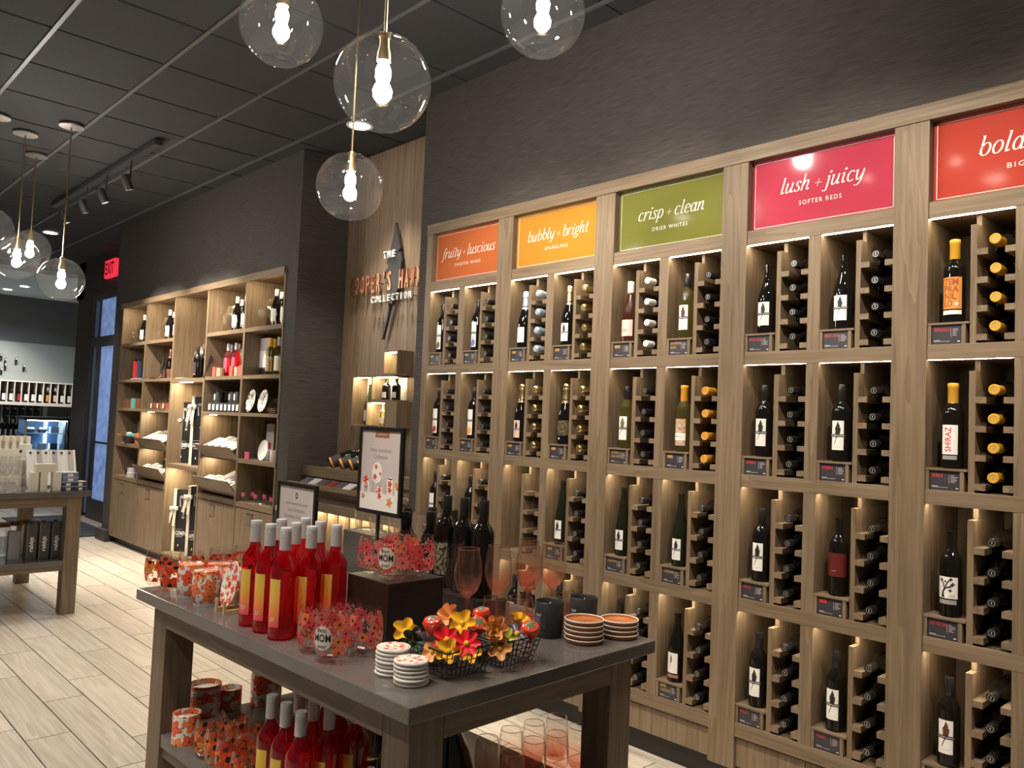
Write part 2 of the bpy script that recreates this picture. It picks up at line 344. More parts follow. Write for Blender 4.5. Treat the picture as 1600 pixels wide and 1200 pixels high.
def patch(r, z0, z1, a, n=10, off=0.0):            # curved label facing -Y
    k = (round(r, 5), round(z0, 4), round(z1, 4), round(a, 3), round(off, 3))
    if k in _patch: return _patch[k]
    vs, fs, uvs = [], [], []
    for i in range(n + 1):
        t = off - a + 2 * a * i / n
        for z in (z0, z1): vs.append((r * math.sin(t), -r * math.cos(t), z))
    for i in range(n):
        fs.append((2 * i, 2 * i + 2, 2 * i + 3, 2 * i + 1)); ua, ub = i / n, (i + 1) / n
        uvs.append([(ua, z0), (ub, z0), (ub, z1), (ua, z1)])
    _patch[k] = mk('label', vs, fs, True, uvs); return _patch[k]
def polymesh(key, polys, y=0.0, wrap=None, step=0.0):        # flat polygons in (x, z); wrapped onto a cylinder of radius `wrap`
    vs, fs = [], []
    def split(t):                                  # cut triangles until they follow the curve
        xs = [p[0] for p in t]
        if max(xs) - min(xs) < .007: return [t]
        e = max(range(3), key=lambda k: abs(t[k][0] - t[(k + 1) % 3][0])); a, b, c = t[e], t[(e + 1) % 3], t[(e + 2) % 3]
        m_ = ((a[0] + b[0]) / 2, (a[1] + b[1]) / 2)
        return split((a, m_, c)) + split((m_, b, c))
    k_ = 0
    for poly in polys:
        tri = geometry.tessellate_polygon([[Vector((p[0], p[1], 0)) for p in poly]]) if (len(poly) > 4 or wrap) else None
        if wrap:
            for t in tri:
                for q in split(tuple((poly[k][0], poly[k][1]) for k in t)):
                    b = len(vs); vs += [(wrap * math.sin(p[0] / wrap), -wrap * math.cos(p[0] / wrap), p[1]) for p in q]; fs.append((b, b + 1, b + 2))
            continue
        k_ += 1; b = len(vs); vs += [(p[0], y - step * (k_ % 9), p[1]) for p in poly]
        if tri: fs += [tuple(b + q for q in t) for t in tri]
        else: fs.append(tuple(range(b, b + len(poly))))
    return mk(key, vs, fs)
_txt = {}
def textpolys(txt, size, align='CENTER', wscale=1.0, shear=0., spacing=1.0, fit=None, bold=0.):
    k = (txt, size, align, wscale, shear, spacing, fit, bold)
    if k in _txt: return _txt[k]
    cu = bpy.data.curves.new('t', 'FONT'); cu.body = txt; cu.size = size; cu.align_x = align; cu.resolution_u = 2
    cu.shear = shear; cu.space_character = spacing; cu.offset = bold
    o = bpy.data.objects.new('t', cu); COL.objects.link(o)
    me = bpy.data.meshes.new_from_object(o.evaluated_get(bpy.context.evaluated_depsgraph_get()))
    bpy.data.objects.remove(o); bpy.data.curves.remove(cu)
    if fit and len(me.vertices):
        xs = [v.co.x for v in me.vertices]; wscale = fit / max(1e-6, max(xs) - min(xs))
    polys = [[(me.vertices[i].co.x * wscale, me.vertices[i].co.y) for i in p.vertices] for p in me.polygons]
    bpy.data.meshes.remove(me); _txt[k] = polys
    return polys
def shift(polys, dx, dz, s=1.0): return [[(x * s + dx, z * s + dz) for x, z in p] for p in polys]
def rot90(polys): return [[(-z, x) for x, z in p] for p in polys]
def rect(x0, x1, z0, z1): return [(x0, z0), (x1, z0), (x1, z1), (x0, z1)]
def ell(cx, cz, rx, rz, n=18, a0=0): return [(cx + rx * math.cos(a0 + 2 * math.pi * i / n), cz + rz * math.sin(a0 + 2 * math.pi * i / n)) for i in range(n)]
def flower2(cx, cz, r, n=5): return [(cx + r * (.72 + .28 * math.cos(n * t)) * math.cos(t), cz + r * (.72 + .28 * math.cos(n * t)) * math.sin(t)) for t in [2 * math.pi * i / 30 for i in range(30)]]
def bars(n, wdt, h):        # a line of print too small to read
    out = []; x = 0
    for i in range(n):
        b = wdt / n; out.append(rect(x, x + b * random.choice((.55, .7, .7)), random.choice((0, 0, h * .1)), h)); x += b
    return out

# broad-nib italic serif lettering for the bay signs
def arc(cx, cy, rx, ry, a0, a1, n=14): return [(cx + rx * math.cos(R(a0 + (a1 - a0) * i / n)), cy + ry * math.sin(R(a0 + (a1 - a0) * i / n))) for i in range(n + 1)]
def smooth(p, n=5):
    if len(p) < 3: return p
    q = [p[0]] + p + [p[-1]]; o = []
    for i in range(1, len(q) - 2):
        a, b, c, d = q[i - 1:i + 3]
        for k in range(n):
            t = k / n
            o.append(tuple(.5 * (2 * b[j] + (c[j] - a[j]) * t + (2 * a[j] - 5 * b[j] + 4 * c[j] - d[j]) * t * t + (3 * b[j] - a[j] - 3 * c[j] + d[j]) * t ** 3) for j in (0, 1)))
    return o + [p[-1]]
S_ = smooth
GL = {
 'o': ([arc(.2, .25, .16, .25, 0, 360, 22)], .42), 'c': ([arc(.2, .25, .16, .25, 45, 315, 18)], .38),
 'e': ([[(.05, .26), (.35, .30)], arc(.2, .25, .16, .25, 12, 318, 18)], .39),
 'a': ([arc(.18, .25, .14, .25, 0, 360, 20), S_([(.36, .5), (.33, .1), (.37, .01), (.46, .06)])], .46),
 'd': ([arc(.18, .25, .14, .25, 0, 360, 20), S_([(.33, .8), (.33, .1), (.37, .01), (.46, .06)]), [(.25, .79), (.34, .8)]], .46),
 'b': ([[(.07, .8), (.07, .1)], arc(.23, .25, .16, .25, 0, 360, 20), [(.0, .79), (.08, .8)]], .44),
 'l': ([S_([(.09, .8), (.08, .1), (.12, .01), (.21, .06)]), [(.01, .79), (.1, .8)]], .23),
 'i': ([S_([(.09, .48), (.08, .1), (.12, .01), (.21, .06)]), [(.0, .45), (.1, .49)], arc(.12, .66, .025, .035, 0, 360, 8)], .24),
 'j': ([S_([(.12, .48), (.11, -.1), (.04, -.24), (-.08, -.2)]), [(.03, .45), (.13, .49)], arc(.15, .66, .025, .035, 0, 360, 8)], .24),
 'u': ([S_([(.07, .48), (.05, .12), (.12, .0), (.24, .08), (.32, .25)]), S_([(.34, .49), (.32, .1), (.36, .01), (.45, .06)]), [(-.01, .45), (.08, .49)]], .47),
 'n': ([[(.07, .48), (.05, .0)], S_([(.06, .22), (.16, .44), (.28, .49), (.32, .38), (.31, .1), (.35, .01), (.44, .06)]), [(-.01, .45), (.08, .49)]], .46),
 'h': ([[(.08, .8), (.05, .0)], S_([(.06, .22), (.16, .44), (.28, .49), (.32, .38), (.31, .1), (.35, .01), (.44, .06)]), [(.0, .79), (.09, .8)]], .46),
 'r': ([[(.08, .48), (.05, .0)], S_([(.06, .22), (.15, .43), (.24, .5), (.31, .44)]), [(-.01, .45), (.09, .49)]], .34),
 's': ([S_([(.27, .4), (.22, .49), (.12, .49), (.07, .39), (.13, .29), (.22, .2), (.25, .1), (.18, .01), (.08, .01), (.02, .1)])], .32),
 't': ([S_([(.12, .68), (.09, .12), (.13, .01), (.23, .06)]), [(.0, .47), (.24, .49)]], .26),
 'f': ([S_([(.34, .72), (.28, .8), (.2, .73), (.15, .45), (.11, -.1), (.04, -.24), (-.06, -.2)]), [(.03, .47), (.27, .49)]], .28),
 'g': ([arc(.18, .31, .13, .18, 0, 360, 18), S_([(.12, .15), (.07, .06), (.15, .0), (.3, -.04), (.33, -.14), (.2, -.25), (.04, -.2), (.03, -.1), (.13, -.01)]), S_([(.28, .42), (.34, .5), (.4, .48)])], .40),
 'p': ([[(.1, .48), (.05, -.25)], arc(.22, .25, .16, .25, 0, 360, 20), [(.0, .45), (.1, .49)], [(-.02, -.25), (.12, -.25)]], .43),
 'y': ([S_([(.05, .48), (.08, .12), (.15, .02), (.26, .1), (.33, .26)]), S_([(.36, .49), (.32, .0), (.2, -.22), (.03, -.22)]), [(-.02, .45), (.06, .49)]], .42),
 '+': ([[(.02, .25), (.34, .25)], [(.18, .07), (.18, .43)]], .36), ' ': ([], .16)}
def serif(txt, width, nib=.040, thin=.011, shear=.27, z=0.):
    words = [[]]; x = 0
    for ch in txt:
        if ch == ' ' and words[-1]: words.append([])
        polys = words[-1]
        st, adv = GL[ch]
        w_ = .011 if ch == '+' else nib
        for s in st:
            for (a, b) in zip(s[:-1], s[1:]):
                d = Vector((b[0] - a[0], b[1] - a[1])); ln = d.length
                if ln < 1e-6: continue
                nx, ny = -d.y / ln, d.x / ln
                # swept ellipse nib: half-thickness across the stroke
                h = math.sqrt((w_ * nx) ** 2 + (thin * ny) ** 2)
                ex, ey = d.x / ln * .006, d.y / ln * .006
                polys.append([(x + a[0] - ex + nx * h, a[1] - ey + ny * h), (x + a[0] - ex - nx * h, a[1] - ey - ny * h), (x + b[0] + ex - nx * h, b[1] + ey - ny * h), (x + b[0] + ex + nx * h, b[1] + ey + ny * h)])
        x += adv + .035
    s = width / x
    return [[[((p[0] + p[1] * shear - x / 2) * s, p[1] * s + z) for p in q] for q in polys] for polys in words if polys]

# ------------------------------------------------------------------ shared bottle meshes
BP = {'bordeaux': [(0, .004), (.030, 0), (.0365, .004), (.0365, .19), (.035, .203), (.028, .218), (.018, .232), (.0148, .243), (.0142, .29), (.0155, .291), (.0155, .299), (.0120, .301), (0, .301)],
      'burgundy': [(0, .004), (.033, 0), (.0395, .004), (.0395, .140), (.038, .158), (.032, .185), (.023, .215), (.0165, .24), (.0145, .262), (.0142, .29), (.0155, .291), (.0155, .299), (.012, .301), (0, .301)],
      'champagne': [(0, .004), (.035, 0), (.043, .005), (.043, .13), (.041, .152), (.034, .185), (.024, .22), (.0175, .25), (.0155, .29), (.017, .293), (.017, .303), (.012, .306), (0, .306)],
      'hock': [(0, .004), (.030, 0), (.0365, .004), (.0365, .125), (.035, .15), (.029, .19), (.021, .235), (.016, .28), (.0145, .315), (.0155, .317), (.0155, .327), (.012, .33), (0, .33)],
      'rose': [(0, .006), (.030, 0), (.0365, .005), (.0365, .178), (.0345, .195), (.027, .21), (.0185, .222), (.0145, .236), (.0142, .29), (0, .296)]}
for k, p in BP.items(): lathe('bottle_' + k, p, 28)
lathe('cap_tin', [(0.0150, .236), (.0160, .238), (.0160, .302), (.0150, .3035), (.012, .3035), (.012, .3025), (0, .3025)], 20)
lathe('cap_hock', [(0.0168, .272), (.0172, .274), (.0162, .330), (.0150, .3325), (0, .3325)], 20)
lathe('cap_wax', [(0.0170, .232), (.0178, .234), (.0172, .288), (.0185, .290), (.0185, .303), (.017, .3055), (.011, .3055), (.0105, .3045), (0, .3045)], 20)
lathe('cap_foil', [(.0250, .217), (.0205, .236), (.0180, .262), (.0178, .283), (.0215, .286), (.0218, .292), (.0190, .298), (.0205, .304), (.0195, .314), (.0135, .320), (0, .321)], 20)
lathe('cap_screw', [(.0150, .240), (.0160, .2405), (.0160, .281), (.0150, .282), (.0160, .283), (.0160, .287), (.0150, .288), (.0160, .289), (.0160, .300), (.0148, .3015), (0, .3018)], 20)
CAPM = {'tin': 'cap_tin', 'wax': 'cap_wax', 'foil': 'cap_foil', 'screw': 'cap_screw', 'hock': 'cap_hock'}
# crest on the capsule end
_v = []; _f = []
for (r0, r1) in ((.0092, .0108),):
    for i in range(18):
        a = 2 * math.pi * i / 18
        _v += [(r0 * math.cos(a), r0 * math.sin(a), 0), (r1 * math.cos(a), r1 * math.sin(a), 0)]
    for i in range(18): j = (i + 1) % 18; _f.append((2 * i, 2 * i + 1, 2 * j + 1, 2 * j))
b_ = len(_v); _v += [(-.0016, -.005, 0), (.0016, -.005, 0), (.0016, .005, 0), (-.0016, .005, 0)]; _f.append((b_, b_ + 1, b_ + 2, b_ + 3))
CREST = mk('crest', _v, _f)
FEATHER = [(.02, 1), (.055, .86), (.075, .77), (.052, .735), (.082, .735), (.092, .66), (.09, .58), (.075, .45), (.05, .36), (.0, .27), (-.022, .31), (-.035, .40), (-.045, .52), (-.02, .56), (-.05, .57), (-.058, .60), (-.028, .63), (-.052, .66), (-.045, .72), (-.02, .78), (0, .88)]
QUILL = [(.008, .30), (-.018, .17), (-.055, .0), (-.07, .0), (-.036, .17), (-.008, .31)]
def feather(h, wide=1.0): return [[(x * h * wide, z * h) for x, z in FEATHER], [(x * h * wide, z * h) for x, z in QUILL]]

def make_bottle(name, kind, body, cap, capmat, loc, rot=(0, 0, 0), crest=False):
    o = obj(name, _lathe['bottle_' + kind], body, None, loc, rot)
    if cap:
        c = obj('capsule', _lathe[CAPM[cap]], capmat, o)
        if crest: obj('crest', CREST, 'cap_mark', c, (0, 0, {'tin': .3027, 'wax': .3048}.get(cap, .322)))
    return o
_fl = {}
def feather_label(o, r, z0, h, half=.72, ink='ink', paper='paper', sign=True):
    rr = r + .0005; w_ = half * rr
    p = obj('label', patch(rr, z0, z0 + h, half), paper, o)
    k = (r, z0, h, half, ink)
    if k not in _fl:
        e = polymesh('emblem', shift(feather(h * .78, 1.75), -.001, z0 + h * .20), wrap=rr + .0004)
        t = polymesh('lettering', shift(textpolys("COOPER'S HAWK", .0065, fit=w_ * 2.2, bold=.0001), 0, z0 + h * .475), wrap=rr + .0013)
        sg = polymesh('signature', [[(-.012 + .0035 * i, z0 + h * .09 + (.003 if i % 2 else 0)), (-.0085 + .0035 * i, z0 + h * .09 + (0 if i % 2 else .0035)), (-.0085 + .0035 * i, z0 + h * .098 + (0 if i % 2 else .0035)), (-.012 + .0035 * i, z0 + h * .098 + (.003 if i % 2 else 0))] for i in range(7)], wrap=rr + .0004)
        _fl[k] = (e, t, sg)
    e, t, sg = _fl[k]
    obj('emblem', e, ink, p); b = obj('band', patch(rr + .0008, z0 + h * .45, z0 + h * .54, half * 1.22), 'ink', o); obj('lettering', t, 'ink_white', b)
    if sign: obj('signature', sg, 'ink_grey', p)
    return p


# ================================================================== lamps
def lamp_head(x, y, z, target, watts, label, spot=70, col=(1.0, .88, .73), lens=True, radius=.03, group='track spotlights'):
    o = empty('track_spotlight', (x, y, z)); tag(o, label, 'spotlight', group)
    d = (Vector(target) - Vector((x, y, z))).normalized()
    q = d.to_track_quat('-Z', 'Y').to_euler()
    can = lathe('spot_can', [(0, .13), (.030, .128), (.034, .12), (.034, 0.0), (.030, 0.0), (.030, .02), (0, .022)], 16)
    h = obj('can', can, 'dark_frame', o, (0, 0, 0), q)
    obj('lens', lathe('spot_lens', [(0, .012), (.029, .012)], 16), 'lamp_lens', o, (0, 0, 0), q)
    obj('stem', tubemesh('stem', [(0, 0, .09), (0, 0, 3.5445 - z)], .008), 'dark_frame', o)
    ld = bpy.data.lights.new('spot', 'SPOT'); ld.energy = watts; ld.color = col; ld.spot_size = R(spot); ld.spot_blend = .6; ld.shadow_soft_size = radius
    lo = bpy.data.objects.new('spot_light', ld); COL.objects.link(lo); lo.parent = o; lo.rotation_euler = q; lo.location = d * .02
    return o
CEIL = 3.6
# track over the shelving
tr = tag(bw(None, 'lighting_track', 'dark_frame', -9.3, -6.4, -.93, -.87, 3.545, 3.585), 'black lighting track on the ceiling in front of the open shelving', 'track')
for i, x in enumerate((-7.0, -7.62, -8.19, -8.79)):
    lamp_head(x, -.90, 3.30, (x + (.25 if i % 2 else -.1), .0, 1.3), TRACK_W * 2.5, ['black track spotlight, end of the row nearest the feather emblem', 'black track spotlight, second from the feather emblem end', 'black track spotlight, third from the feather emblem end', 'black track spotlight at the exit sign end of the row'][i], 75)
# wall washers for the wine wall (track above and in front of it)
tr = tag(bw(None, 'lighting_track', 'dark_frame', -3.5, .6, -1.33, -1.27, 3.545, 3.585), 'black lighting track above the floral glassware table', 'track')
for i, x in enumerate((-3.1, -2.2, -1.3, -.4, .4)):
    lamp_head(x, -1.30, 3.40, (x - .15, 0, 1.35), TRACK_W * 1.35, 'black track spotlight over the floral table, number %s from the alcove' % ['one', 'two', 'three', 'four', 'five'][i], 80)
# track behind the table, lighting the floral glassware
tr = tag(bw(None, 'lighting_track', 'dark_frame', -3.9, .2, -2.73, -2.67, 3.545, 3.585), 'black lighting track on the aisle side of the floral table', 'track')
for i, (x, tx, ty) in enumerate(((-3.5, -2.7, -1.6), (-2.5, -2.2, -1.7), (-1.3, -1.8, -1.7), (-1.9, -1.55, -1.3))):
    lamp_head(x, -2.70, 3.40, (tx, ty, .9), TRACK_W * .95, 'black aisle track spotlight aimed at the floral table, number %s' % ['one', 'two', 'three', 'four'][i], 42)
# recessed downlights
def downlight(x, y, label, watts=None, spot=100, z=CEIL, emit=True, group='recessed downlights'):
    o = empty('downlight', (x, y, z - .004)); tag(o, label, 'downlight', group)
    obj('trim_ring', lathe('down_trim', [(.075, 0), (.095, 0), (.095, -.006), (.075, -.006), (.072, 0)], 24), 'white_paint', o)
    obj('lens', lathe('down_lens', [(0, .0015), (.073, .0015)], 24), 'lamp_lens', o)
    if watts:
        ld = bpy.data.lights.new('spot', 'SPOT'); ld.energy = watts; ld.color = (1.0, .90, .77); ld.spot_size = R(spot); ld.spot_blend = .7; ld.shadow_soft_size = .05
        lo = bpy.data.objects.new('down_light', ld); COL.objects.link(lo); lo.parent = o; lo.location = (0, 0, -.02)
    return o
q = onz(79, 363, CEIL)
downlight(q.x, q.y, 'small recessed downlight beyond the hanging globe lamps', DOWN_W * 2)
for i, (x, y) in enumerate(((-4.6, -3.4), (-2.0, -3.9), (-6.6, -3.0), (-3.6, -4.6), (-9.6, -2.6), (-6.2, -4.4))):
    downlight(x, y, 'recessed ceiling downlight, %s' % ['between the two display tables', 'behind the floral table', 'beside the white box table', 'over the shop aisle', 'in front of the exit door', 'over the aisle far behind the white box table'][i], DOWN_W * 2.4)

# ================================================================== floor
flo = struct(bw(None, 'floor', 'grout', -19, 2.5, -7.0, 3.2, -.06, -.004))
PW, PL = .19, 1.01
OFFS = {0: -5.93, -1: -5.426, -2: -4.91, -3: -4.616, -4: -4.13}
planks = []
for r in range(-31, 25):
    yc = -1.2375 + r * PW
    off = OFFS.get(r, -5.93 + ((r * 7) % 9) * .113 + (r % 2) * .5)
    x = off - math.ceil((off + 19) / PL) * PL
    while x < 2.4:
        x0, x1 = max(x, -18.95), min(x + PL, 2.45)
        if x1 - x0 > .08:
            d = Vector(((x0 + x1) / 2, yc, 0)) - CAM; w_ = d.dot(_fw)
            u = 800 + F * d.dot(CR) / w_ if w_ > .3 else 9999
            v = 600 - F * d.dot(CU) / w_ if w_ > .3 else 9999
            vis = -150 < u < 1750 and v < 1330 and yc < .45
            planks.append((0 if vis else 1, d.length, x0, x1, yc))
        x += PL
planks.sort()
fv, ff = [], []
for k, (nv, dist, x0, x1, yc) in enumerate(planks):
    g = .0030
    if k < 290 and not nv:
        bw(flo, 'plank', 'floor_plank', x0 + g, x1 - g, yc - PW / 2 + g, yc + PW / 2 - g, -.01, 0.0)
    else:
        b = len(fv); fv += [(x0 + g, yc - PW / 2 + g, 0), (x1 - g, yc - PW / 2 + g, 0), (x1 - g, yc + PW / 2 - g, 0), (x0 + g, yc + PW / 2 - g, 0)]
        ff.append((b, b + 1, b + 2, b + 3))
o = obj('plank_field', mk('plank_field', fv, ff), 'floor_plank', flo, -flo.location); o['kind'] = 'stuff'

# ================================================================== ceiling
cei = struct(bw(None, 'ceiling', 'grid_bar', -14.6, 2.5, -7.0, 3.2, CEIL + .012, CEIL + .08))
T = .61
gx0, gy0 = -5.017, -1.975
tv, tf = [], []
for i in range(-16, 13):
    for j in range(-8, 9):
        x0, y0 = gx0 + i * T, gy0 + j * T
        if x0 < -14.55 or x0 + T > 2.45 or y0 < -6.9 or y0 + T > 3.1: continue
        if -13 < x0 < -2.2 and -3.9 < y0 < -.1:
            bw(cei, 'ceiling_tile', 'ceiling_tile', x0 + .011, x0 + T - .011, y0 + .012, y0 + T - .012, CEIL + .001, CEIL + .0115)
        else:
            b = len(tv); tv += [(x0 + .011, y0 + .012, CEIL + .001), (x0 + T - .011, y0 + .012, CEIL + .001), (x0 + T - .011, y0 + T - .012, CEIL + .001), (x0 + .011, y0 + T - .012, CEIL + .001)]; tf.append((b + 3, b + 2, b + 1, b))
o = obj('tile_field', mk('tile_field', tv, tf), 'ceiling_tile', cei, -cei.location); o['kind'] = 'stuff'
for j in range(-8, 9):
    y0 = gy0 + j * T
    if -6.9 < y0 < 3.1: bw(cei, 'grid_rail', 'grid_bar', -14.5, 2.4, y0 - .0115, y0 + .0115, CEIL - .008, CEIL + .002)
struct(bw(None, 'ceiling_far', 'pale_ceiling', -18.6, -14.6, -4.0, 3.2, CEIL, CEIL + .08))
q = onz(12, 452, CEIL)
downlight(max(q.x, -17.5), q.y, 'recessed downlight in the pale ceiling of the far room', DOWN_W * 3)

# ================================================================== walls
struct(bw(None, 'wall_wine', 'grasscloth', -4.20, 2.4, .012, .50, 2.745, CEIL))
struct(bw(None, 'wall_wine_end', 'grasscloth', -4.20, -4.112, .012, .50, 0, 2.745))
struct(bw(None, 'wall_wine_back', 'toe_kick', -4.112, 2.4, .36, .50, 0, 2.745))
struct(bw(None, 'wall_wine_right', 'grasscloth', -.352, 2.4, .012, .36, 0, 2.745))
YB = .41
alc = struct(bw(None, 'wall_alcove', 'grasscloth_side', -5.80, -4.20, YB + .015, .50, 0, CEIL))
xx = -5.735; k = 0
while xx < -4.205:
    wd = (.155, .13, .17, .145)[k % 4]; k += 1
    x1 = min(xx + wd, -4.202)
    bw(alc, 'plank', 'plank_wood', xx + .0012, x1 - .0012, YB, YB + .014, .0, CEIL - .01); xx = x1
struct(bw(None, 'wall_column', 'grasscloth', -5.91, -5.74, -.02, .50, 0, CEIL))
struct(bw(None, 'wall_shelving', 'grasscloth', -10.03, -5.91, -.015, .50, 2.685, CEIL))
struct(bw(None, 'wall_shelving_back', 'grasscloth_side', -9.72, -5.91, .36, .50, 0, 2.685))
struct(bw(None, 'wall_shelving_end', 'grasscloth', -10.03, -9.742, -.015, .50, 0, 2.685))
struct(bw(None, 'baseboard_column', 'base_block', -10.06, -9.72, -.075, -.0155, 0, .13, .004))
# entrance recess
DY = .38
struct(bw(None, 'wall_door', 'grasscloth_side', -13.1, -10.03, DY, .52, 3.06, CEIL))
struct(bw(None, 'wall_door_left', 'grasscloth_side', -12.75, -12.32, DY, .52, 0, 3.06))
struct(bw(None, 'wall_door_end', 'grasscloth_side', -13.0, -12.75, DY, 3.2, 0, CEIL))
dr = struct(empty('door_1', (-11.2, DY, 0)))
for (a, b, z0, z1, n, mt) in ((-12.32, -12.24, 0, 3.06, 'jamb', 'dark_frame'), (-10.20, -10.04, 0, 3.06, 'jamb', 'dark_frame'), (-12.24, -10.20, 2.98, 3.06, 'head', 'dark_frame'), (-12.24, -10.20, 2.33, 2.47, 'transom_bar', 'dark_frame'),
        (-12.04, -11.90, 0, 2.33, 'stile', 'dark_frame'), (-11.90, -10.20, 0, .27, 'bottom_rail', 'dark_frame'), (-11.90, -10.20, 1.02, 1.045, 'push_bar', 'black_metal')):
    bw(dr, n, mt, a, b, DY + .005, DY + .07, z0, z1)
bw(dr, 'door_glass', 'door_glow', -11.90, -10.20, DY + .03, DY + .04, .27, 2.33)
bw(dr, 'sidelight_glass', 'door_glow_dark', -12.24, -12.04, DY + .03, DY + .04, 0.05, 2.33)
bw(dr, 'transom_glass', 'door_glow', -11.98, -10.20, DY + .03, DY + .04, 2.47, 2.98)
bw(dr, 'transom_mullion', 'dark_frame', -12.02, -11.98, DY + .01, DY + .06, 2.47, 2.98)
bw(dr, 'transom_side_glass', 'door_glow_dark', -12.24, -12.02, DY + .03, DY + .04, 2.47, 2.98)
tag(bw(None, 'floor_mat', 'mat_dark', -12.3, -10.2, -.55, .2, .0, .012), 'dark grey entrance mat on the floor before the glass door', 'mat')
ex = empty('exit_sign', (-11.55, DY, 3.2)); tag(ex, 'red glowing EXIT sign on the wall above the glass door', 'exit sign')
bw(ex, 'housing', 'exit_red', -11.72, -11.30, DY - .05, DY - .001, 3.24, 3.48, .006)
obj('lettering', polymesh('exit', shift(textpolys('EXIT', .22, fit=.34, bold=.004), 0, 0)), 'exit_letter', ex, (.04, -.052, .085))

# ================================================================== wine display wall
WX = [-4.083, -3.3745, -2.6349, -1.8953, -1.1557, -.4161]
PWD = .0624
ROWS = [(1.849, 2.312), (1.328, 1.794), (.807, 1.274), (.291, .752)]
DEP = .35
ww = empty('wine_display_wall', (-2.2, 0, 0)); tag(ww, 'tall oak wine display wall of lit niches and bottle racks', 'display wall')
bw(ww, 'end_panel', 'oak_z', -4.112, -4.054, 0, DEP, .096, 2.68, .0015)
for x in WX[1:]: bw(ww, 'post', 'oak_z', x - PWD, x + PWD, -.004, DEP, .096, 2.679, .0015)
bw(ww, 'top_rail', 'oak_x', -4.112, WX[5] + PWD, -.004, DEP, 2.681, 2.745, .0015)
bw(ww, 'back_panel', 'oak_dark_z', -4.112, WX[5] + PWD, DEP, DEP + .008, .0, 2.745)
bw(ww, 'toe_kick', 'toe_kick', -4.112, WX[5] + PWD, .06, .075, 0, .106)
SIGNS = [('fruity', 'fruity + luscious', 'SWEETER WINES', .49, .24), ('bubbly', 'bubbly + bright', 'SPARKLING', .45, .17), ('crisp', 'crisp + clean', 'DRIER WHITES', .38, .20), ('lush', 'lush + juicy', 'SOFTER REDS', .355, .18), ('bold', 'bold +', 'BIGGER', .20, .13)]
NICHES = {}
for i in range(5):
    x0 = WX[i] + PWD if i else -4.054
    x1 = WX[i + 1] - PWD
    W_ = x1 - x0
    k = W_ / .6148
    xs = [x0, x0 + .1393 * k, x0 + .1602 * k, x0 + .2794 * k, x0 + .3321 * k, x0 + .4727 * k, x0 + .4915 * k, x1]
    bw(ww, 'sign_rail', 'oak_x', x0, x1, 0, DEP, 2.312, 2.374, .0015)
    for (zb, zt) in ((1.794, 1.849), (1.274, 1.328), (.752, .807), (.232, .291)):
        if zb in (1.274, .752):
            bw(ww, 'rail', 'oak_x', x0, x1, 0, .014, zb, zt, .001); bw(ww, 'niche_shelf', 'oak_x', x0, x1, .014, DEP, zb + .010, zt - .0005)
        else: bw(ww, 'rail', 'oak_x', x0, x1, 0, DEP, zb, zt, .0015)
    bw(ww, 'sign_backing', 'oak_z', x0, x1, .040, .052, 2.374, 2.681)
    for s in range(2):
        a, b = (x0, x0 + W_ * .5) if s == 0 else (x0 + W_ * .5, x1)
        bw(ww, 'base_panel', 'oak_z', a + .001, b - .001, .014, .032, .108, .224, .001)
    for ri, (zb, zt) in enumerate(ROWS):
        bw(ww, 'stile', 'oak_z', xs[3], xs[4], 0.001, DEP, zb, zt, .001)
        for s in range(2):
            n0, n1, r0, r1 = xs[s * 4], xs[s * 4 + 1], xs[s * 4 + 2], xs[s * 4 + 3]
            bw(ww, 'divider', 'oak_z', n1, r0, .006, DEP, zb, zt - .042)
            bw(ww, 'divider_top', 'oak_dark_z', n1 + .002, r0 - .002, .06, DEP, zt - .042, zt + (.0098 if ri > 1 else 0))  # darker oak paints in the unlit shade at the divider's top
            
            if ri < 2: bw(ww, 'led_strip', 'led', n0 + .004, r1 - .004, .004, .016 if ri == 0 else .009, zt - .0022 if ri == 0 else zt - .0012, zt - .0002)
            else: bw(ww, 'led_strip', 'led', n0 + .004, r1 - .004, .017, .029, zt + .0075, zt + .0097)
            NICHES[(i, ri, s)] = (n0, n1, r0, r1, zb, zt)
            if i == 4 and s == 1: continue
            for c in range(4):
                z = zb + .031 + c * .1005
                bw(ww, 'cleat', 'oak_y', r0, r0 + .034, .004, .30, z - .022, z)
                bw(ww, 'cleat', 'oak_y', r1 - .032, r1, .004, .30, z - .022, z)
    key, big, small, wb, ws = SIGNS[i]
    so = empty('bay_sign', ((x0 + x1) / 2, .040, 2.374)); tag(so, 'glossy %s sign reading %s above the wine racks' % ({'fruity': 'orange', 'bubbly': 'amber', 'crisp': 'olive green', 'lush': 'pink red', 'bold': 'brick red'}[key], big), 'sign', 'wine category signs')
    bw(so, 'panel', 'sign_' + key, x0 + .001, x1 - .001, .032, .0399, 2.375, 2.680)
    hw = W_ / 2 - .014; h = .306
    fr = [rect(-hw, hw, .012, .0145), rect(-hw, hw, h - .0145, h - .012), rect(-hw, -hw + .0025, .012, h - .012), rect(hw - .0025, hw, .012, h - .012)]
    obj('border', polymesh('border', fr), 'sign_ink', so, (0, -.0086, 0))
    dx = -.058 if key == 'bold' else 0
    for wd_ in serif(big, wb): obj('title_word', polymesh('title', wd_, step=2.5e-5), 'sign_ink', so, (dx, -.0088, .145))
    obj('subtitle', polymesh('subtitle', textpolys(small, .026, fit=ws, spacing=1.25)), 'sign_ink', so, (dx if key != 'bold' else .0, -.0088, .085))

RN = ['top row', 'second row', 'third row', 'bottom row']
SN = ['fruity', 'bubbly', 'crisp', 'lush', 'bold']
def side(i, s):
    j = i - 1 if s == 0 else i + 1
    return 'alcove side' if j < 0 else ('far side' if j > 4 else SN[j] + ' side')
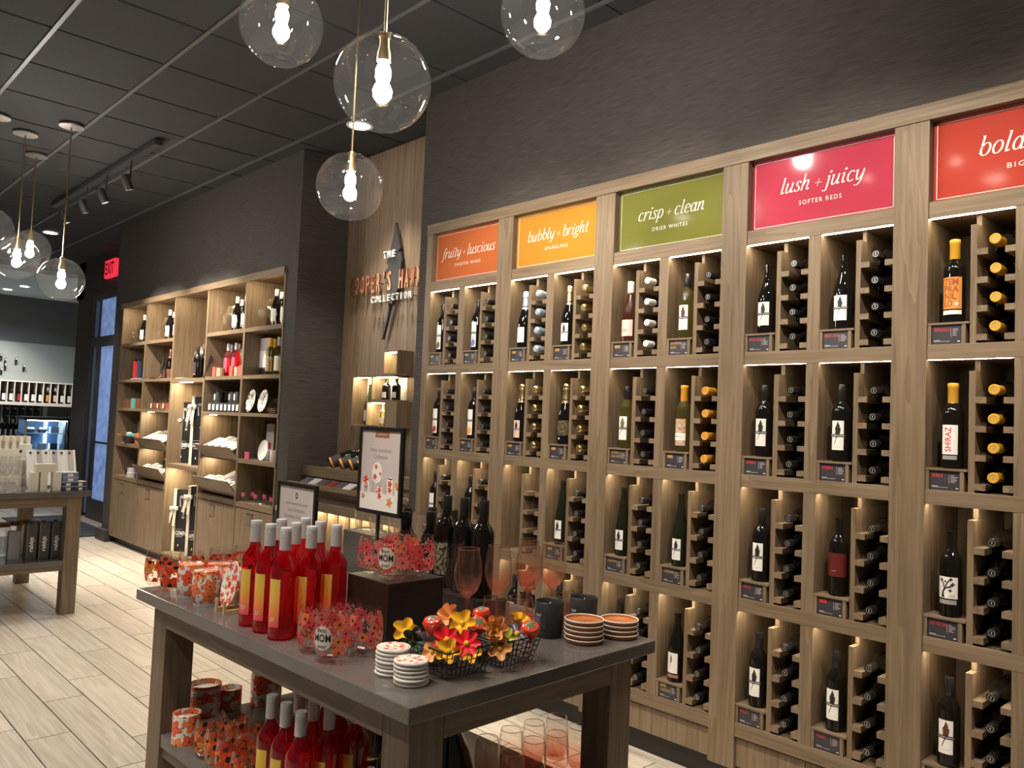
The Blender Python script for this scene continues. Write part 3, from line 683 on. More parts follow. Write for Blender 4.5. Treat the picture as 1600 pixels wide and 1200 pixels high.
# title text, ink colour, bottle spec per niche:  (bay,row,sub)
CT = {(2, 0, 1): ('SAUVIGNON|BLANC', 0), (2, 1, 0): ("COOPER'S|HAWK WHITE", 0), (2, 2, 0): ('CHARDONNAY', 0), (2, 2, 1): ('CHARDONNAY', 0), (2, 3, 1): ('#|CHARDONNAY', 0), (3, 0, 0): ('PINOT NOIR', 1), (3, 0, 1): ('PINOT NOIR', 1), (3, 1, 0): ('BARBERA', 1), (3, 1, 1): ('BARBERA', 1),
      (3, 2, 0): ('MERLOT', 1), (3, 3, 0): ('MALBEC', 1), (3, 3, 1): ('MALBEC', 1), (4, 0, 0): ('TEMPRANILLO', 1), (4, 1, 0): ('SHIRAZ', 1), (4, 2, 0): ('OLD VINE ZIN', 1)}
FRUIT = {(0, 0, 0): ('label_green', 'sketch'), (0, 0, 1): ('label_plum', 'blue plum'), (0, 1, 0): ('label_berry', 'red berry'), (0, 1, 1): ('label_apricot', 'orange fruit'), (0, 2, 0): ('label_berry', 'fruit'), (0, 2, 1): ('label_plum', 'fruit'), (0, 3, 0): ('label_apricot', 'fruit'), (0, 3, 1): ('label_green', 'fruit')}
def card_block(i, ri, s):
    n0, n1, r0, r1, zb, zt = NICHES[(i, ri, s)]
    H = .078; bx1 = n1 - .012
    o = empty('bottle_plinth', ((n0 + bx1) / 2, .045, zb))
    bw(o, 'side_panel', 'oak_z', n0 + .001, n0 + .013, .002, .084, zb, zb + H - .008); bw(o, 'side_panel', 'oak_z', bx1 - .013, bx1, .002, .084, zb, zb + H - .008)
    bw(o, 'shelf_top', 'oak_x', n0 + .001, n1 - .001, .0, .100, zb + H - .008, zb + H)
    bw(o, 'foot', 'oak_z', n0 + .013, bx1 - .013, .06, .084, zb, zb + H - .008)
    cx0, cx1 = n0 + .014, bx1 - .014; cw = cx1 - cx0
    c = bw(o, 'card', 'card_black', cx0, cx1, .007, .009, zb + .0005, zb + H - .0095)
    t, ink = CT.get((i, ri, s), ('#', 1 if i >= 3 else 0))
    lines = t.split('|'); polys = []
    for n_, ln in enumerate(lines):
        zz = H * (.60 if len(lines) == 1 else .64) - n_ * .019 - .035
        wmax = min(cw * .56, .0062 * len(ln) if ln != '#' else .035)
        if ln == '#': polys += shift(bars(6, .032, .014), -cw * .43, zz)
        else:
            tp = textpolys(ln, .0175, align='LEFT', fit=wmax); polys += shift(tp, -cw * .44, zz)
    obj('title', polymesh('card_title', polys), 'ink_red' if ink else 'ink_gold', c, (0, -.0013, 0))
    small = [rect(-cw * .43, -cw * .22, -.021, -.0195), rect(-cw * .43, cw * .1, -.0245, -.0236), rect(cw * .36, cw * .45, -.0265, -.0235)]
    for q_ in range(5): small.append(rect(cw * .20, cw * (.30 + .14 * random.random()), .018 - q_ * .0055, .0192 - q_ * .0055))
    small.append(rect(cw * .14, cw * .147, -.008, .022))
    obj('small_print', polymesh('small_print', small), 'ink_white', c, (0, -.0013, 0))
    nme = t.replace('|', ' ').replace('#', '').strip()
    nme = ' '.join(w_ for w_ in nme.split() if w_ not in ("COOPER'S", 'HAWK'))
    tag(o, 'oak plinth with black %scard, %s under the %s sign, %s' % (nme + ' ' if nme else '', RN[ri], SN[i], side(i, s)), 'plinth', 'card plinths in the wine wall')
    return zb + H
def display_bottle(i, ri, s, z):
    n0, n1, r0, r1, zb, zt = NICHES[(i, ri, s)]
    p = ((n0 + n1) / 2 + .004, .052, z)
    where = ', %s under the %s sign, %s' % (RN[ri], SN[i], side(i, s))
    key = (i, ri, s)
    def B(kind, body, cap, cm): return make_bottle('wine_bottle', kind, body, cap, cm, p)
    if key in FRUIT:
        o = B('bordeaux', 'bottle_black', 'tin', 'cap_black'); r = .037; mt, nm_ = FRUIT[key]
        obj('upper_label', patch(r, .112, .172, .62), 'paper', o); lo_ = obj('lower_label', patch(r, .022, .100, .62), 'paper', o); obj('strip', patch(r + .0002, .103, .108, .66), 'ink_grey', o)
        obj('picture', polymesh('fruit_%d%d%d' % key, [ell(.004, .048, .014, .02), ell(-.008, .040, .010, .016), [(-.001, .062), (.002, .062), (.008, .088), (.005, .088)]], wrap=r + .0004), mt, lo_)
        d = 'black bottle with white %s label' % nm_
    elif key == (1, 0, 0):
        o = B('champagne', 'bottle_black', 'foil', 'cap_blue'); l_ = obj('label', patch(.0436, .030, .115, .66), 'paper', o); obj('print', polymesh('pr', [rect(-.02, .012, .088, .090), rect(-.02, .004, .062, .064), rect(-.02, -.004, .055, .056)], wrap=.0440), 'ink_grey', l_); d = 'pale blue foil sparkling bottle'
    elif key == (1, 0, 1):
        o = B('champagne', 'bottle_black', 'foil', 'cap_gold'); feather_label(o, .0432, .022, .095, .60); d = 'gold foil sparkling bottle with feather label'
    elif key == (1, 1, 0):
        o = B('champagne', 'bottle_black', 'foil', 'cap_gold'); feather_label(o, .0432, .022, .095, .55, paper='paper_peach'); d = 'gold foil sparkling bottle with peach label'
    elif key == (1, 1, 1):
        o = B('champagne', 'bottle_black', 'foil', 'cap_gold'); obj('speckled_print', patch(.0436, .045, .125, 1.5, 18), 'gold_speckle', o); obj('emblem', polymesh('cross4', [flower2(-.004, .030, .007, 4)], wrap=.0436), 'ink_white', o); d = 'gold speckled black sparkling bottle'
    elif key in ((1, 2, 0),): return
    elif key == (2, 0, 0):
        o = B('burgundy', 'wine_rose', 'screw', 'cap_white'); l_ = obj('label', patch(.040, .028, .108, 1.0), 'paper_pink', o); obj('lettering', polymesh('ls', shift(textpolys('LUSH', .014, fit=.034), -.006, .052), wrap=.0404), 'ink', l_); d = 'pink labelled rose bottle with white cap'
    elif key == (2, 0, 1):
        o = B('bordeaux', 'wine_white', 'tin', 'cap_black'); feather_label(o, .0367, .040, .115, .70, 'ink_brown'); d = 'clear white wine bottle with feather label'
    elif key == (2, 1, 0):
        o = B('bordeaux', 'wine_white', 'tin', 'cap_black'); feather_label(o, .0367, .040, .115, .70, 'label_green'); d = 'white wine bottle with green feather label'
    elif key == (2, 1, 1):
        o = B('bordeaux', 'wine_white', 'wax', 'cap_orange'); l_ = obj('label', patch(.0370, .028, .150, .85), 'mosaic_label', o); l2 = obj('white_band', patch(.0373, .052, .085, .87), 'paper', o); obj('lettering', polymesh('del', shift(textpolys('dellarte', .012, shear=.2, fit=.036), -.004, .066), wrap=.0377), 'ink_grey', l2); d = 'orange capped bottle with mosaic label'
    elif key == (2, 3, 1):
        o = B('burgundy', 'bottle_black', None, None); l_ = obj('label', patch(.0400, .040, .130, .70), 'paper', o); obj('emblem', polymesh('fe2', shift(feather(.058), -.004, .066), wrap=.0404), 'ink_brown', l_); obj('band', patch(.0403, .020, .034, .80), 'copper', o); d = 'black bottle with copper band label'
    elif key in ((2, 2, 0), (2, 2, 1), (1, 2, 1)):
        o = B('hock', 'bottle_green', None, None); feather_label(o, .0367, .030, .095, .66); d = 'slender dark bottle with feather label'
    elif key == (3, 2, 1):
        o = B('bordeaux', 'bottle_black', None, None); l_ = obj('label', patch(.0369, .075, .165, 1.25, 14), 'label_red', o); obj('print', polymesh('vt', [rect(-.012, .008, .096, .0975)], wrap=.0373), 'ink_grey', l_); d = 'black bottle with dark red label'
    elif key == (4, 0, 0):
        o = B('bordeaux', 'bottle_black', 'wax', 'cap_yellow'); l_ = obj('label', patch(.0369, .050, .165, .98, 14), 'label_orange', o)
        ps = []
        for q_, t in enumerate(('TEM', 'PRA', 'NIL', 'LO')): ps += shift(textpolys(t, .032, align='LEFT', fit=.050 if q_ < 2 else (.043 if q_ == 2 else .030), bold=.0012), -.026, .137 - q_ * .026)
        obj('lettering', polymesh('tem', ps, wrap=.0373), 'label_orange_ink', l_); obj('emblem', polymesh('fl', [flower2(.018, .068, .008, 4)], wrap=.0374), 'paper', l_); obj('neck_strip', patch(.0369, .030, .045, .98), 'paper', o); d = 'yellow capped bottle with orange TEMPRANILLO label'
    elif key == (4, 1, 0):
        o = B('bordeaux', 'bottle_black', 'wax', 'cap_yellow'); l_ = obj('label', patch(.0369, .050, .155, .76, 14), 'paper', o)
        obj('lettering', polymesh('shz', shift(rot90(textpolys('SHIRAZ', .030, fit=.088, bold=.0004)), .006, .103), wrap=.0373), 'ink_red', l_); obj('strip', patch(.0369, .032, .046, .70), 'ink_grey', o); d = 'yellow capped bottle with white SHIRAZ label'
    elif key == (4, 2, 0):
        o = B('bordeaux', 'bottle_black', None, None); l_ = obj('label', patch(.0369, .065, .140, .95, 14), 'paper', o)
        tree = [[(-.02, .068), (-.008, .068), (-.012, .085), (-.004, .098), (-.010, .102), (-.017, .088)], [(-.008, .098), (.012, .104), (.018, .112), (.016, .114), (.004, .107), (-.010, .103)], [(-.012, .100), (-.014, .114), (-.022, .126), (-.019, .128), (-.010, .116), (-.008, .102)], [(-.004, .104), (.004, .122), (.012, .130), (.009, .132), (.0, .124), (-.008, .106)]] + [flower2(x, z, r, 4) for x, z, r in ((.018, .115, .008), (-.020, .128, .007), (.012, .132, .007), (-.006, .124, .005), (.010, .093, .007))]
        obj('picture', polymesh('tree', tree, wrap=.0373), 'ink', l_); obj('print', polymesh('ovz', [rect(.006, .026, .076, .078), rect(.004, .026, .071, .0725)], wrap=.0373), 'ink_grey', l_); obj('strip', patch(.0369, .045, .060, .85), 'ink_grey', o); d = 'black bottle with twisted tree label'
    else:
        o = B('burgundy' if ri == 0 else 'bordeaux', 'bottle_black', 'tin' if ri else None, 'cap_black')
        r = .0397 if ri == 0 else .0367
        feather_label(o, r, .035 if ri == 0 else .045, .10 if ri == 0 else .115, .68 if ri else .70, 'ink_brown' if i == 4 else 'ink'); d = 'black bottle with white feather label'
    tag(o, d + where, 'wine bottle', 'bottles on show in the wine wall')
CAPS = {}
for i in range(5):
    for ri in range(4):
        for s in range(2): CAPS[(i, ri, s)] = ('bordeaux', 'tin', 'cap_black', 'black')
CAPS[(1, 0, 0)] = ('champagne', 'foil', 'cap_blue', 'pale blue foil'); CAPS[(1, 0, 1)] = CAPS[(1, 1, 0)] = CAPS[(1, 1, 1)] = ('champagne', 'foil', 'cap_gold', 'gold foil')
CAPS[(1, 2, 0)] = None; CAPS[(2, 0, 0)] = ('burgundy', 'screw', 'cap_white', 'white'); CAPS[(2, 1, 1)] = ('bordeaux', 'wax', 'cap_orange', 'orange')
CAPS[(4, 0, 0)] = CAPS[(4, 1, 0)] = ('bordeaux', 'wax', 'cap_yellow', 'yellow')
ORD = ['lowest', 'third down', 'second down', 'topmost']
for (i, ri, s), (n0, n1, r0, r1, zb, zt) in NICHES.items():
    if i == 4 and s == 1: continue
    z = card_block(i, ri, s) if (i, ri, s) != (1, 2, 0) else None
    if z: display_bottle(i, ri, s, z)
    cp = CAPS[(i, ri, s)]
    if not cp: continue
    kind, cap, cm, cn = cp
    top = {'tin': .303, 'wax': .3055, 'foil': .321, 'screw': .302}[cap]
    rad = {'bordeaux': .0365, 'burgundy': .0395, 'champagne': .043}[kind]
    for c in range(4):
        zc = zb + .031 + c * .1005
        if kind == 'champagne': gap = (r1 - .032 - r0 - .034) / 2
        gap = (r1 - .032 - r0 - .034) / 2
        ax = zc + math.sqrt(max(1e-6, rad ** 2 - gap ** 2))
        o = make_bottle('racked_bottle', kind, 'bottle_black', cap, cm, ((r0 + r1) / 2 + .001, top - .006 + random.uniform(-.008, .004), ax), (R(90), 0, 0), crest=(cap in ('tin', 'wax')))
        tag(o, '%s-capped bottle lying %s in the %s rack under %s sign, %s' % (cn, ORD[c], RN[ri].replace(' row', '-row'), SN[i], side(i, s)), 'wine bottle', 'bottles lying in the wine wall racks')

# ================================================================== pendant globe lamps
GR = .16
def globe_mesh():
    pr = []
    for i in range(0, 25):
        t = R(4 + (180 - 4 - 26) * i / 24)
        pr.append((GR * math.sin(t), GR * math.cos(t)))
    return lathe('globe', pr, 48, 80)
globe_mesh()
lathe('pendant_canopy', [(0, 0), (.085, 0), (.085, -.012), (.012, -.016), (0, -.016)], 32)
lathe('pendant_socket', [(0, .17), (.014, .168), (.017, .12), (.022, .10), (.024, .072), (.0, .070)], 20)
lathe('pendant_cap', [(0, .006), (.018, .004), (.020, -.006), (0, -.008)], 20)
lathe('pendant_bulb', [(0, .072), (.010, .070), (.020, .058), (.026, .040), (.024, .022), (.0135, .008), (.024, -.006), (.032, -.026), (.030, -.046), (.018, -.062), (0, -.068)], 20)
def pendant(x, y, z, label):
    o = empty('globe_pendant', (x, y, z)); tag(o, label, 'pendant lamp', 'clear glass globe pendants')
    obj('globe', _lathe['globe'], 'globe_glass', o)
    rim = GR * math.sin(R(26)); zr = -GR * math.cos(R(26))
    obj('rim', tubemesh('rim', [(rim * math.cos(2 * math.pi * i / 32), rim * math.sin(2 * math.pi * i / 32), zr) for i in range(33)], .0018, 6), 'clear_glass', o)
    obj('canopy', _lathe['pendant_canopy'], 'brushed_nickel', o, (0, 0, CEIL - .009 - z))
    obj('rod', tubemesh('rod', [(0, 0, GR), (0, 0, CEIL - .02 - z)], .0055, 8), 'brass', o)
    s = obj('socket', _lathe['pendant_socket'], 'brass', o, (0, 0, .0)); obj('cap', _lathe['pendant_cap'], 'brass', o, (0, 0, GR))
    b = obj('bulb', _lathe['pendant_bulb'], 'bulb', o)
    return o
pendant(-2.231, -1.632, 2.61, 'clear glass globe pendant hanging lowest over the floral table centre')
pendant(-3.319, -1.07, 2.597, 'clear glass globe pendant hanging in front of the alcove plank wall')
pendant(-2.902, -1.669, 3.023, 'high clear glass globe pendant over the poppy glass end of the table')
pendant(-2.132, -.999, 3.055, 'high clear glass globe pendant between the table and the wine wall')
for (cu, cv, v, lb) in ((112, 197, 437, 'lowest clear glass globe pendant over the white box table'), (40, 209, 404, 'middle clear glass globe pendant over the white box table'), (57, 243, 390, 'smallest far clear glass globe pendant over the white box table'), (-4, 182, 358, 'high clear glass globe pendant at the aisle end of the white box table')):
    q = onz(cu, cv, CEIL - .012); pendant(q.x, q.y, zat(v, q.x, q.y), lb)

# ================================================================== floral display table
TZ = .888
def table(name, cx, cy, rot, lx, ly, label, shelf):
    o = empty(name, (cx, cy, 0), rot); tag(o, label, 'table')
    bl(o, 'stone_top', 'table_stone', -lx / 2, lx / 2, -ly / 2, ly / 2, TZ - .037, TZ, .003)
    a, b = lx / 2 - .05, ly / 2 - .045
    bl(o, 'apron', 'oak_dark_x', -a + .1, a - .1, -b, -b + .03, TZ - .112, TZ - .037); bl(o, 'apron', 'oak_dark_x', -a + .1, a - .1, b - .03, b, TZ - .112, TZ - .037)
    bl(o, 'apron', 'oak_dark_y', a - .03, a, -b + .1, b - .1, TZ - .112, TZ - .037); bl(o, 'apron', 'oak_dark_y', -a, -a + .03, -b + .1, b - .1, TZ - .112, TZ - .037)
    for sx in (-1, 1):
        for sy in (-1, 1):
            x0, x1 = (a - .1, a) if sx > 0 else (-a, -a + .1); y0, y1 = (b - .1, b) if sy > 0 else (-b, -b + .1)
            bl(o, 'leg', 'oak_dark_z', x0, x1, y0, y1, 0, TZ - .037, .003)
    bl(o, 'shelf', 'table_stone', -a + .1, a - .1, -b + .004, b - .004, shelf - .042, shelf, .002)
    for sx in (-1, 1):
        x0, x1 = (a - .1, a - .004) if sx > 0 else (-a + .004, -a + .1); bl(o, 'shelf_end', 'table_stone', x0, x1, -b + .1, b - .1, shelf - .042, shelf)
    bl(o, 'shelf_rail', 'oak_dark_x', -a + .1, a - .1, -b + .012, -b + .04, shelf - .075, shelf - .042); bl(o, 'shelf_rail', 'oak_dark_x', -a + .1, a - .1, b - .04, b - .012, shelf - .075, shelf - .042)
    bl(o, 'shelf_rail', 'oak_dark_y', a - .04, a - .012, -b + .1, b - .1, shelf - .075, shelf - .042); bl(o, 'shelf_rail', 'oak_dark_y', -a + .012, -a + .04, -b + .1, b - .1, shelf - .075, shelf - .042)
    return o
SH1, SH2 = .43, .39
table('display_table', -2.1675, -1.603, R(1.9), 1.50, .91, 'oak display table with grey stone top holding the floral glassware', SH1)
table('display_table', -7.17, -1.665, 0, 1.50, .91, 'oak display table with stone top holding white boxes and tumblers', SH2)

# gradient label of the rose bottles
m, nt, out = nm('label_gradient'); tc = N(nt, 'ShaderNodeTexCoord'); sx_ = N(nt, 'ShaderNodeSeparateXYZ'); L(nt, tc.outputs['UV'], sx_.inputs[0])
p_ = N(nt, 'ShaderNodeBsdfPrincipled', i_Roughness=.45); L(nt, ramp(nt, math_(nt, 'DIVIDE', sx_.outputs[1], .17), [(.18, (.72, .05, .10)), (.45, (.82, .25, .07)), (.70, (.75, .45, .06)), (1, (.68, .48, .08))]), p_.inputs['Base Color']); L(nt, p_.outputs[0], out.inputs[0])
def rose_bottle(x, y, z, label, group):
    o = make_bottle('rose_wine_bottle', 'rose', 'wine_red', None, None, (x, y, z), (0, 0, R(22)))
    c = obj('screw_cap', _lathe['cap_screw'], 'cap_grey', o)
    l_ = obj('label', patch(.0371, .036, .165, .48), 'label_gradient', o)
    obj('small_print', polymesh('rp', [rect(-.010, .006, .060, .0612), rect(-.010, .008, .056, .0572), rect(-.010, .004, .052, .0532)], wrap=.0376), 'paper', l_)
    tag(o, label, 'wine bottle', group); return o
NR = [['front row by the plate easel', 'front row middle', 'front row by the daisy glasses'], ['middle row by the plate easel', 'middle row centre', 'middle row by the riser'], ['back row by the framed offer card', 'back row centre', 'back row by the black riser']]
for j, y in enumerate((-1.987, -1.909, -1.832)):
    for i, x in enumerate((-2.238, -2.150, -2.060)):
        rose_bottle(x + .004 * j, y, TZ, 'grey capped rose bottle on the table, %s' % NR[j][i], 'rose wine bottles on the table')
q0 = onz(426, 1086, SH1 + .30)
for j in range(3):
    for i in range(3):
        rose_bottle(q0.x + i * .080 + j * .004, q0.y + j * .082, SH1, 'grey capped rose bottle on the lower shelf, %s row, %s' % (['front', 'second', 'third'][j], ['beside the poppy glasses', 'middle', 'under the daisy glasses'][i]), 'rose wine bottles on the lower shelf')

# stemless glasses
GP = [(0, .004), (.026, 0), (.033, .003), (.0415, .020), (.0460, .048), (.0445, .082), (.0395, .117), (.0385, .117), (.0432, .082), (.0446, .048), (.040, .021), (.031, .013), (0, .012)]
lathe('stemless', GP, 32, inner=6)
def stemless(u, v, zb, mat, label, group, base=False, xy=None, rotz=0):
    if xy is None:
        q = onz(u, v, zb if base else zb + .117); xy = (q.x, q.y)
    o = obj('stemless_glass', _lathe['stemless'], mat, None, (xy[0], xy[1], zb), (0, 0, rotz)); tag(o, label, 'glass', group); return o
RZ = TZ + .162
rs = tag(obj('display_riser', boxmesh(.195, .198, .162, .002), 'riser_black', None, (-1.942, -1.694, TZ + .081), (0, 0, R(1.9))), 'glossy dark brown riser box lifting four daisy glasses', 'riser')
MG = 'daisy printed stemless glasses'
def mom(xy, z, label, txt, rz):
    o = stemless(0, 0, z, 'floral_mom', label, MG, xy=xy, rotz=rz)
    if txt:
        ps = shift(textpolys('Best', .015, fit=.026), -.004, .080) + shift(textpolys('MOM', .026, fit=.046, bold=.0004), -.002, .057) + shift(textpolys('ever', .015, fit=.026), -.002, .041)
        bg = obj('white_patch', polymesh('mp', [ell(-.002, .065, .027, .030)], wrap=.0469), 'frost', o); obj('lettering', polymesh('ml', ps, wrap=.0475), 'ink', bg)
    st = obj('barcode_sticker', polymesh('bs', [rect(-.009, .009, .0, .018)], y=.0), 'paper', o, (.0, -.001, .014), (R(80), 0, R(30)))
    return o
for (z, pts, wh) in ((TZ, [(-1.897, -1.978), (-1.801, -1.985), (-1.898, -1.882), (-1.800, -1.885)], 'on the table in front of the riser'), (RZ, [(-1.990, -1.742), (-1.893, -1.742), (-1.990, -1.646), (-1.895, -1.648)], 'on top of the dark riser')):
    for k, xy in enumerate(pts):
        mom(xy, z, ['daisy glass on the rose bottle side, %s' % wh, 'daisy glass lettered Best MOM ever, %s' % wh, 'daisy glass farthest from the lettered one, %s' % wh, 'daisy glass on the basket side, %s' % wh][k], k == 1, [0.8, R(30), 2.0, -1.2][k])
PG = 'poppy printed stemless glasses'
for k, (u, v, b) in enumerate(((246, 913, True), (271, 922, True), (300, 858, False), (318, 866, False), (347, 856, False), (364, 864, False), (385, 852, False))):
    q = onz(u, v, TZ if b else TZ + .117)
    stemless(u, v, TZ, 'floral_poppy', 'orange poppy glass on the table, %s' % ['at the outermost corner', 'second from the outer corner', 'first in the back row', 'in the middle beside the lidded tumblers', 'second in the back row', 'behind the plate easel', 'last in the back row by the rose bottles'][k], PG, base=b, rotz=k * 1.3)
for k, (u, v) in enumerate(((329, 1120), (345, 1135), (366, 1150), (388, 1123), (367, 1107), (386, 1170), (408, 1142))):
    q = onz(u, v, SH1 + .117)
    stemless(0, 0, SH1, 'floral_poppy', 'poppy glass on the lower shelf, %s' % ['beside the small floral candle', 'second from the small floral candle', 'third along the shelf edge', 'in the inner row by the rose bottles', 'behind the large floral candle', 'nearest the shelf edge by the rose bottles', 'touching the rose bottle row'][k], 'poppy glasses on the lower shelf', xy=(q.x, q.y), rotz=k * 1.7)
# lidded tumblers
lathe('tumbler', [(0, .002), (.030, 0), (.034, .004), (.041, .030), (.0435, .06), (.041, .095), (.038, .108), (0, .108)], 32)
lathe('tumbler_lid', [(.0395, .106), (.0405, .108), (.0405, .116), (.037, .118), (.030, .1155), (0, .1155)], 32)
for k, (u, v, b) in enumerate(((298, 932, 1), (324, 944, 1), (343, 876, 0), (364, 884, 0))):
    q = onz(u, v, TZ if b else TZ + .117)
    o = obj('floral_tumbler', _lathe['tumbler'], 'floral_tumbler', None, (q.x, q.y, TZ), (0, 0, k * 2.1)); l_ = obj('lid', _lathe['tumbler_lid'], 'clear_glass', o); obj('base_ring', lathe('tb', [(.0335, -.0005), (.0350, .0), (.0355, .006), (.0345, .007)], 28), 'paper_grey', o)
    tag(o, 'white floral tumbler with clear lid, %s' % ['beside the poppy glasses', 'in front at the table edge', 'behind the front tumblers', 'directly behind the plate easel'][k], 'tumbler', 'lidded floral tumblers')
# spoon rest plate on its easel
q = onz(357, 956, TZ)
es = empty('plate_easel', (q.x, q.y + .02, TZ)); tag(es, 'small light wood easel holding the oval floral plate', 'easel')
for sx in (-.028, .028):
    f = bl(es, 'foot', 'easel_wood', sx - .006, sx + .006, -.05, .035, 0, .012)
    bl(es, 'upright', 'easel_wood', sx - .005, sx + .005, .012, .021, .012, .085); bl(es, 'stop', 'easel_wood', sx - .005, sx + .005, -.050, -.043, .012, .040)
bl(es, 'crossbar', 'easel_wood', -.028, .028, .012, .018, .055, .063)
pv = []
for (s, y) in ((0, .004), (.6, .004), (.85, .0015), (1, -.003), (.98, -.006), (.6, .0), (0, .0)): pv.append((s, y))
vs, fs, uvs = [], [], []
n = 36
for (s, y) in pv:
    for i in range(n):
        a = 2 * math.pi * i / n; vs.append((.050 * s * math.cos(a), y, .072 * s * math.sin(a) + .072))
for r in range(len(pv) - 1):
    for i in range(n):
        j = (i + 1) % n; fs.append((r * n + i, r * n + j, (r + 1) * n + j, (r + 1) * n + i)); uvs.append([((vs[t][0] * 9), vs[t][2] * 9) for t in (r * n + i, r * n + j, (r + 1) * n + j, (r + 1) * n + i)])
tag(obj('oval_plate', mk('oval_plate', vs, fs, True, uvs), 'floral_plate', None, (q.x, q.y - .012, TZ + .0125), (R(-12), 0, 0)), 'oval white plate with red poppies leaning on a wooden easel', 'plate')

# framed signs standing on the table
def framed_sign(name, x0, x1, y, z0, z1, label, pole_z):
    o = empty(name, ((x0 + x1) / 2, y, TZ)); tag(o, label, 'sign'); b = .013
    bw(o, 'frame_bar', 'black_metal', x0, x1, y - .006, y + .006, z1 - b, z1); bw(o, 'frame_bar', 'black_metal', x0, x1, y - .006, y + .006, z0, z0 + b)
    bw(o, 'frame_bar', 'black_metal', x0, x0 + b, y - .006, y + .006, z0 + b, z1 - b); bw(o, 'frame_bar', 'black_metal', x1 - b, x1, y - .006, y + .006, z0 + b, z1 - b)
    p = bw(o, 'poster', 'poster_' + name, x0 + b, x1 - b, y - .002, y + .002, z0 + b, z1 - b)
    xm = (x0 + x1) / 2
    bw(o, 'pole', 'black_metal', xm - .005, xm + .005, y - .004, y + .004, TZ + .006, z0); bw(o, 'base_plate', 'black_metal', xm - .06, xm + .06, y - .045, y + .045, TZ, TZ + .006)
    return o, p
plain('poster_collection_sign', (.56, .49, .48), .5); plain('poster_offer_sign', (.60, .56, .55), .5)
ys = -1.545
xa, xb = xat(565.2, ys, 1.474), xat(632.5, ys, 1.474)
cs_, pp = framed_sign('collection_sign', xa, xb, ys, 1.183, 1.473, 'black framed Hello Sunshine! Collection poster on a pole behind the riser', 0)
def dec(parent, nme, polys, mat, lift): obj(nme, polymesh(nme, polys), mat, parent, (0, -.0022 - lift, 0))
PW_, PH_ = (xb - xa) - .026, .290 - .026
dec(pp, 'header', [rect(-.035, .045, PH_ / 2 - .022, PH_ / 2)], 'copper', .0002); dec(pp, 'header_print', shift(textpolys('NEW & EXCLUSIVE', .007, fit=.05), .005, PH_ / 2 - .014), 'paper', .0004)
dec(pp, 'title', shift(textpolys('Hello Sunshine!', .02, fit=.125), 0, .062) + shift(textpolys('Collection', .02, fit=.08), 0, .040), 'ink_grey', .0003)
dec(pp, 'picture_ground', [rect(-PW_ / 2, PW_ / 2, -PH_ / 2, -.075)], 'paper', .0002)
dec(pp, 'picture_white', [ell(-.015, -.008, .030, .036), ell(-.078, -.062, .024, .030), rect(.045, .078, -.075, -.022), ell(.0615, -.022, .0165, .004), rect(.09, .112, -.09, -.03), rect(-.012, .018, -.10, -.05)], 'paper', .0004)
dec(pp, 'picture_grey', [ell(-.078, -.060, .013, .018), ell(.003, -.050, .015, .004), rect(-.040, -.036, -.072, -.040), rect(.034, .038, -.072, -.042)], 'paper_grey', .0006)
dec(pp, 'picture_red', [flower2(-.022, .012, .010), flower2(-.026, -.022, .012), flower2(.004, -.010, .007), flower2(-.080, -.034, .016), flower2(.061, -.040, .014), flower2(.061, -.060, .012), flower2(.003, -.064, .012), flower2(.004, -.084, .013), flower2(-.078, -.060, .007), flower2(.103, -.052, .008)], 'cer_strawberry', .0008)
dec(pp, 'picture_orange', [flower2(-.092, -.090, .012), flower2(.062, -.100, .018), flower2(.100, -.040, .013), flower2(-.010, -.070, .006)], 'label_orange', .0010)
ys2 = -1.70
xa2, xb2 = xat(441 - 4, ys2, 1.27), xat(496.4, ys2, 1.27)
os_, p2 = framed_sign('offer_sign', xa2, xb2, ys2, .955, 1.268, 'black framed white offer card reading Glassware Collection behind the rose bottles', 0)
P2 = .313 / 2 - .013
dec(p2, 'emblem', [ell(0, P2 - .030, .008, .011)], 'ink', .0002); dec(p2, 'emblem_center', [ell(0, P2 - .030, .003, .006)], 'paper', .0004)
dec(p2, 'offer_print', shift(textpolys('JOIN OUR REWARDS FOR 10% OFF', .010, fit=.150, bold=.0001), 0, P2 - .062), 'ink_grey', .0003)
dec(p2, 'title', shift(textpolys("Sea's Serenade", .020, fit=.115), 0, P2 - .085) + shift(textpolys('Glassware Collection', .020, fit=.160), 0, P2 - .108), 'ink_grey', .0003)
dec(p2, 'picture_glasses', [rect(-.05, -.03, -.12, -.02), rect(-.01, .01, -.12, -.01), rect(.03, .05, -.12, -.02)], 'paper', .0003)

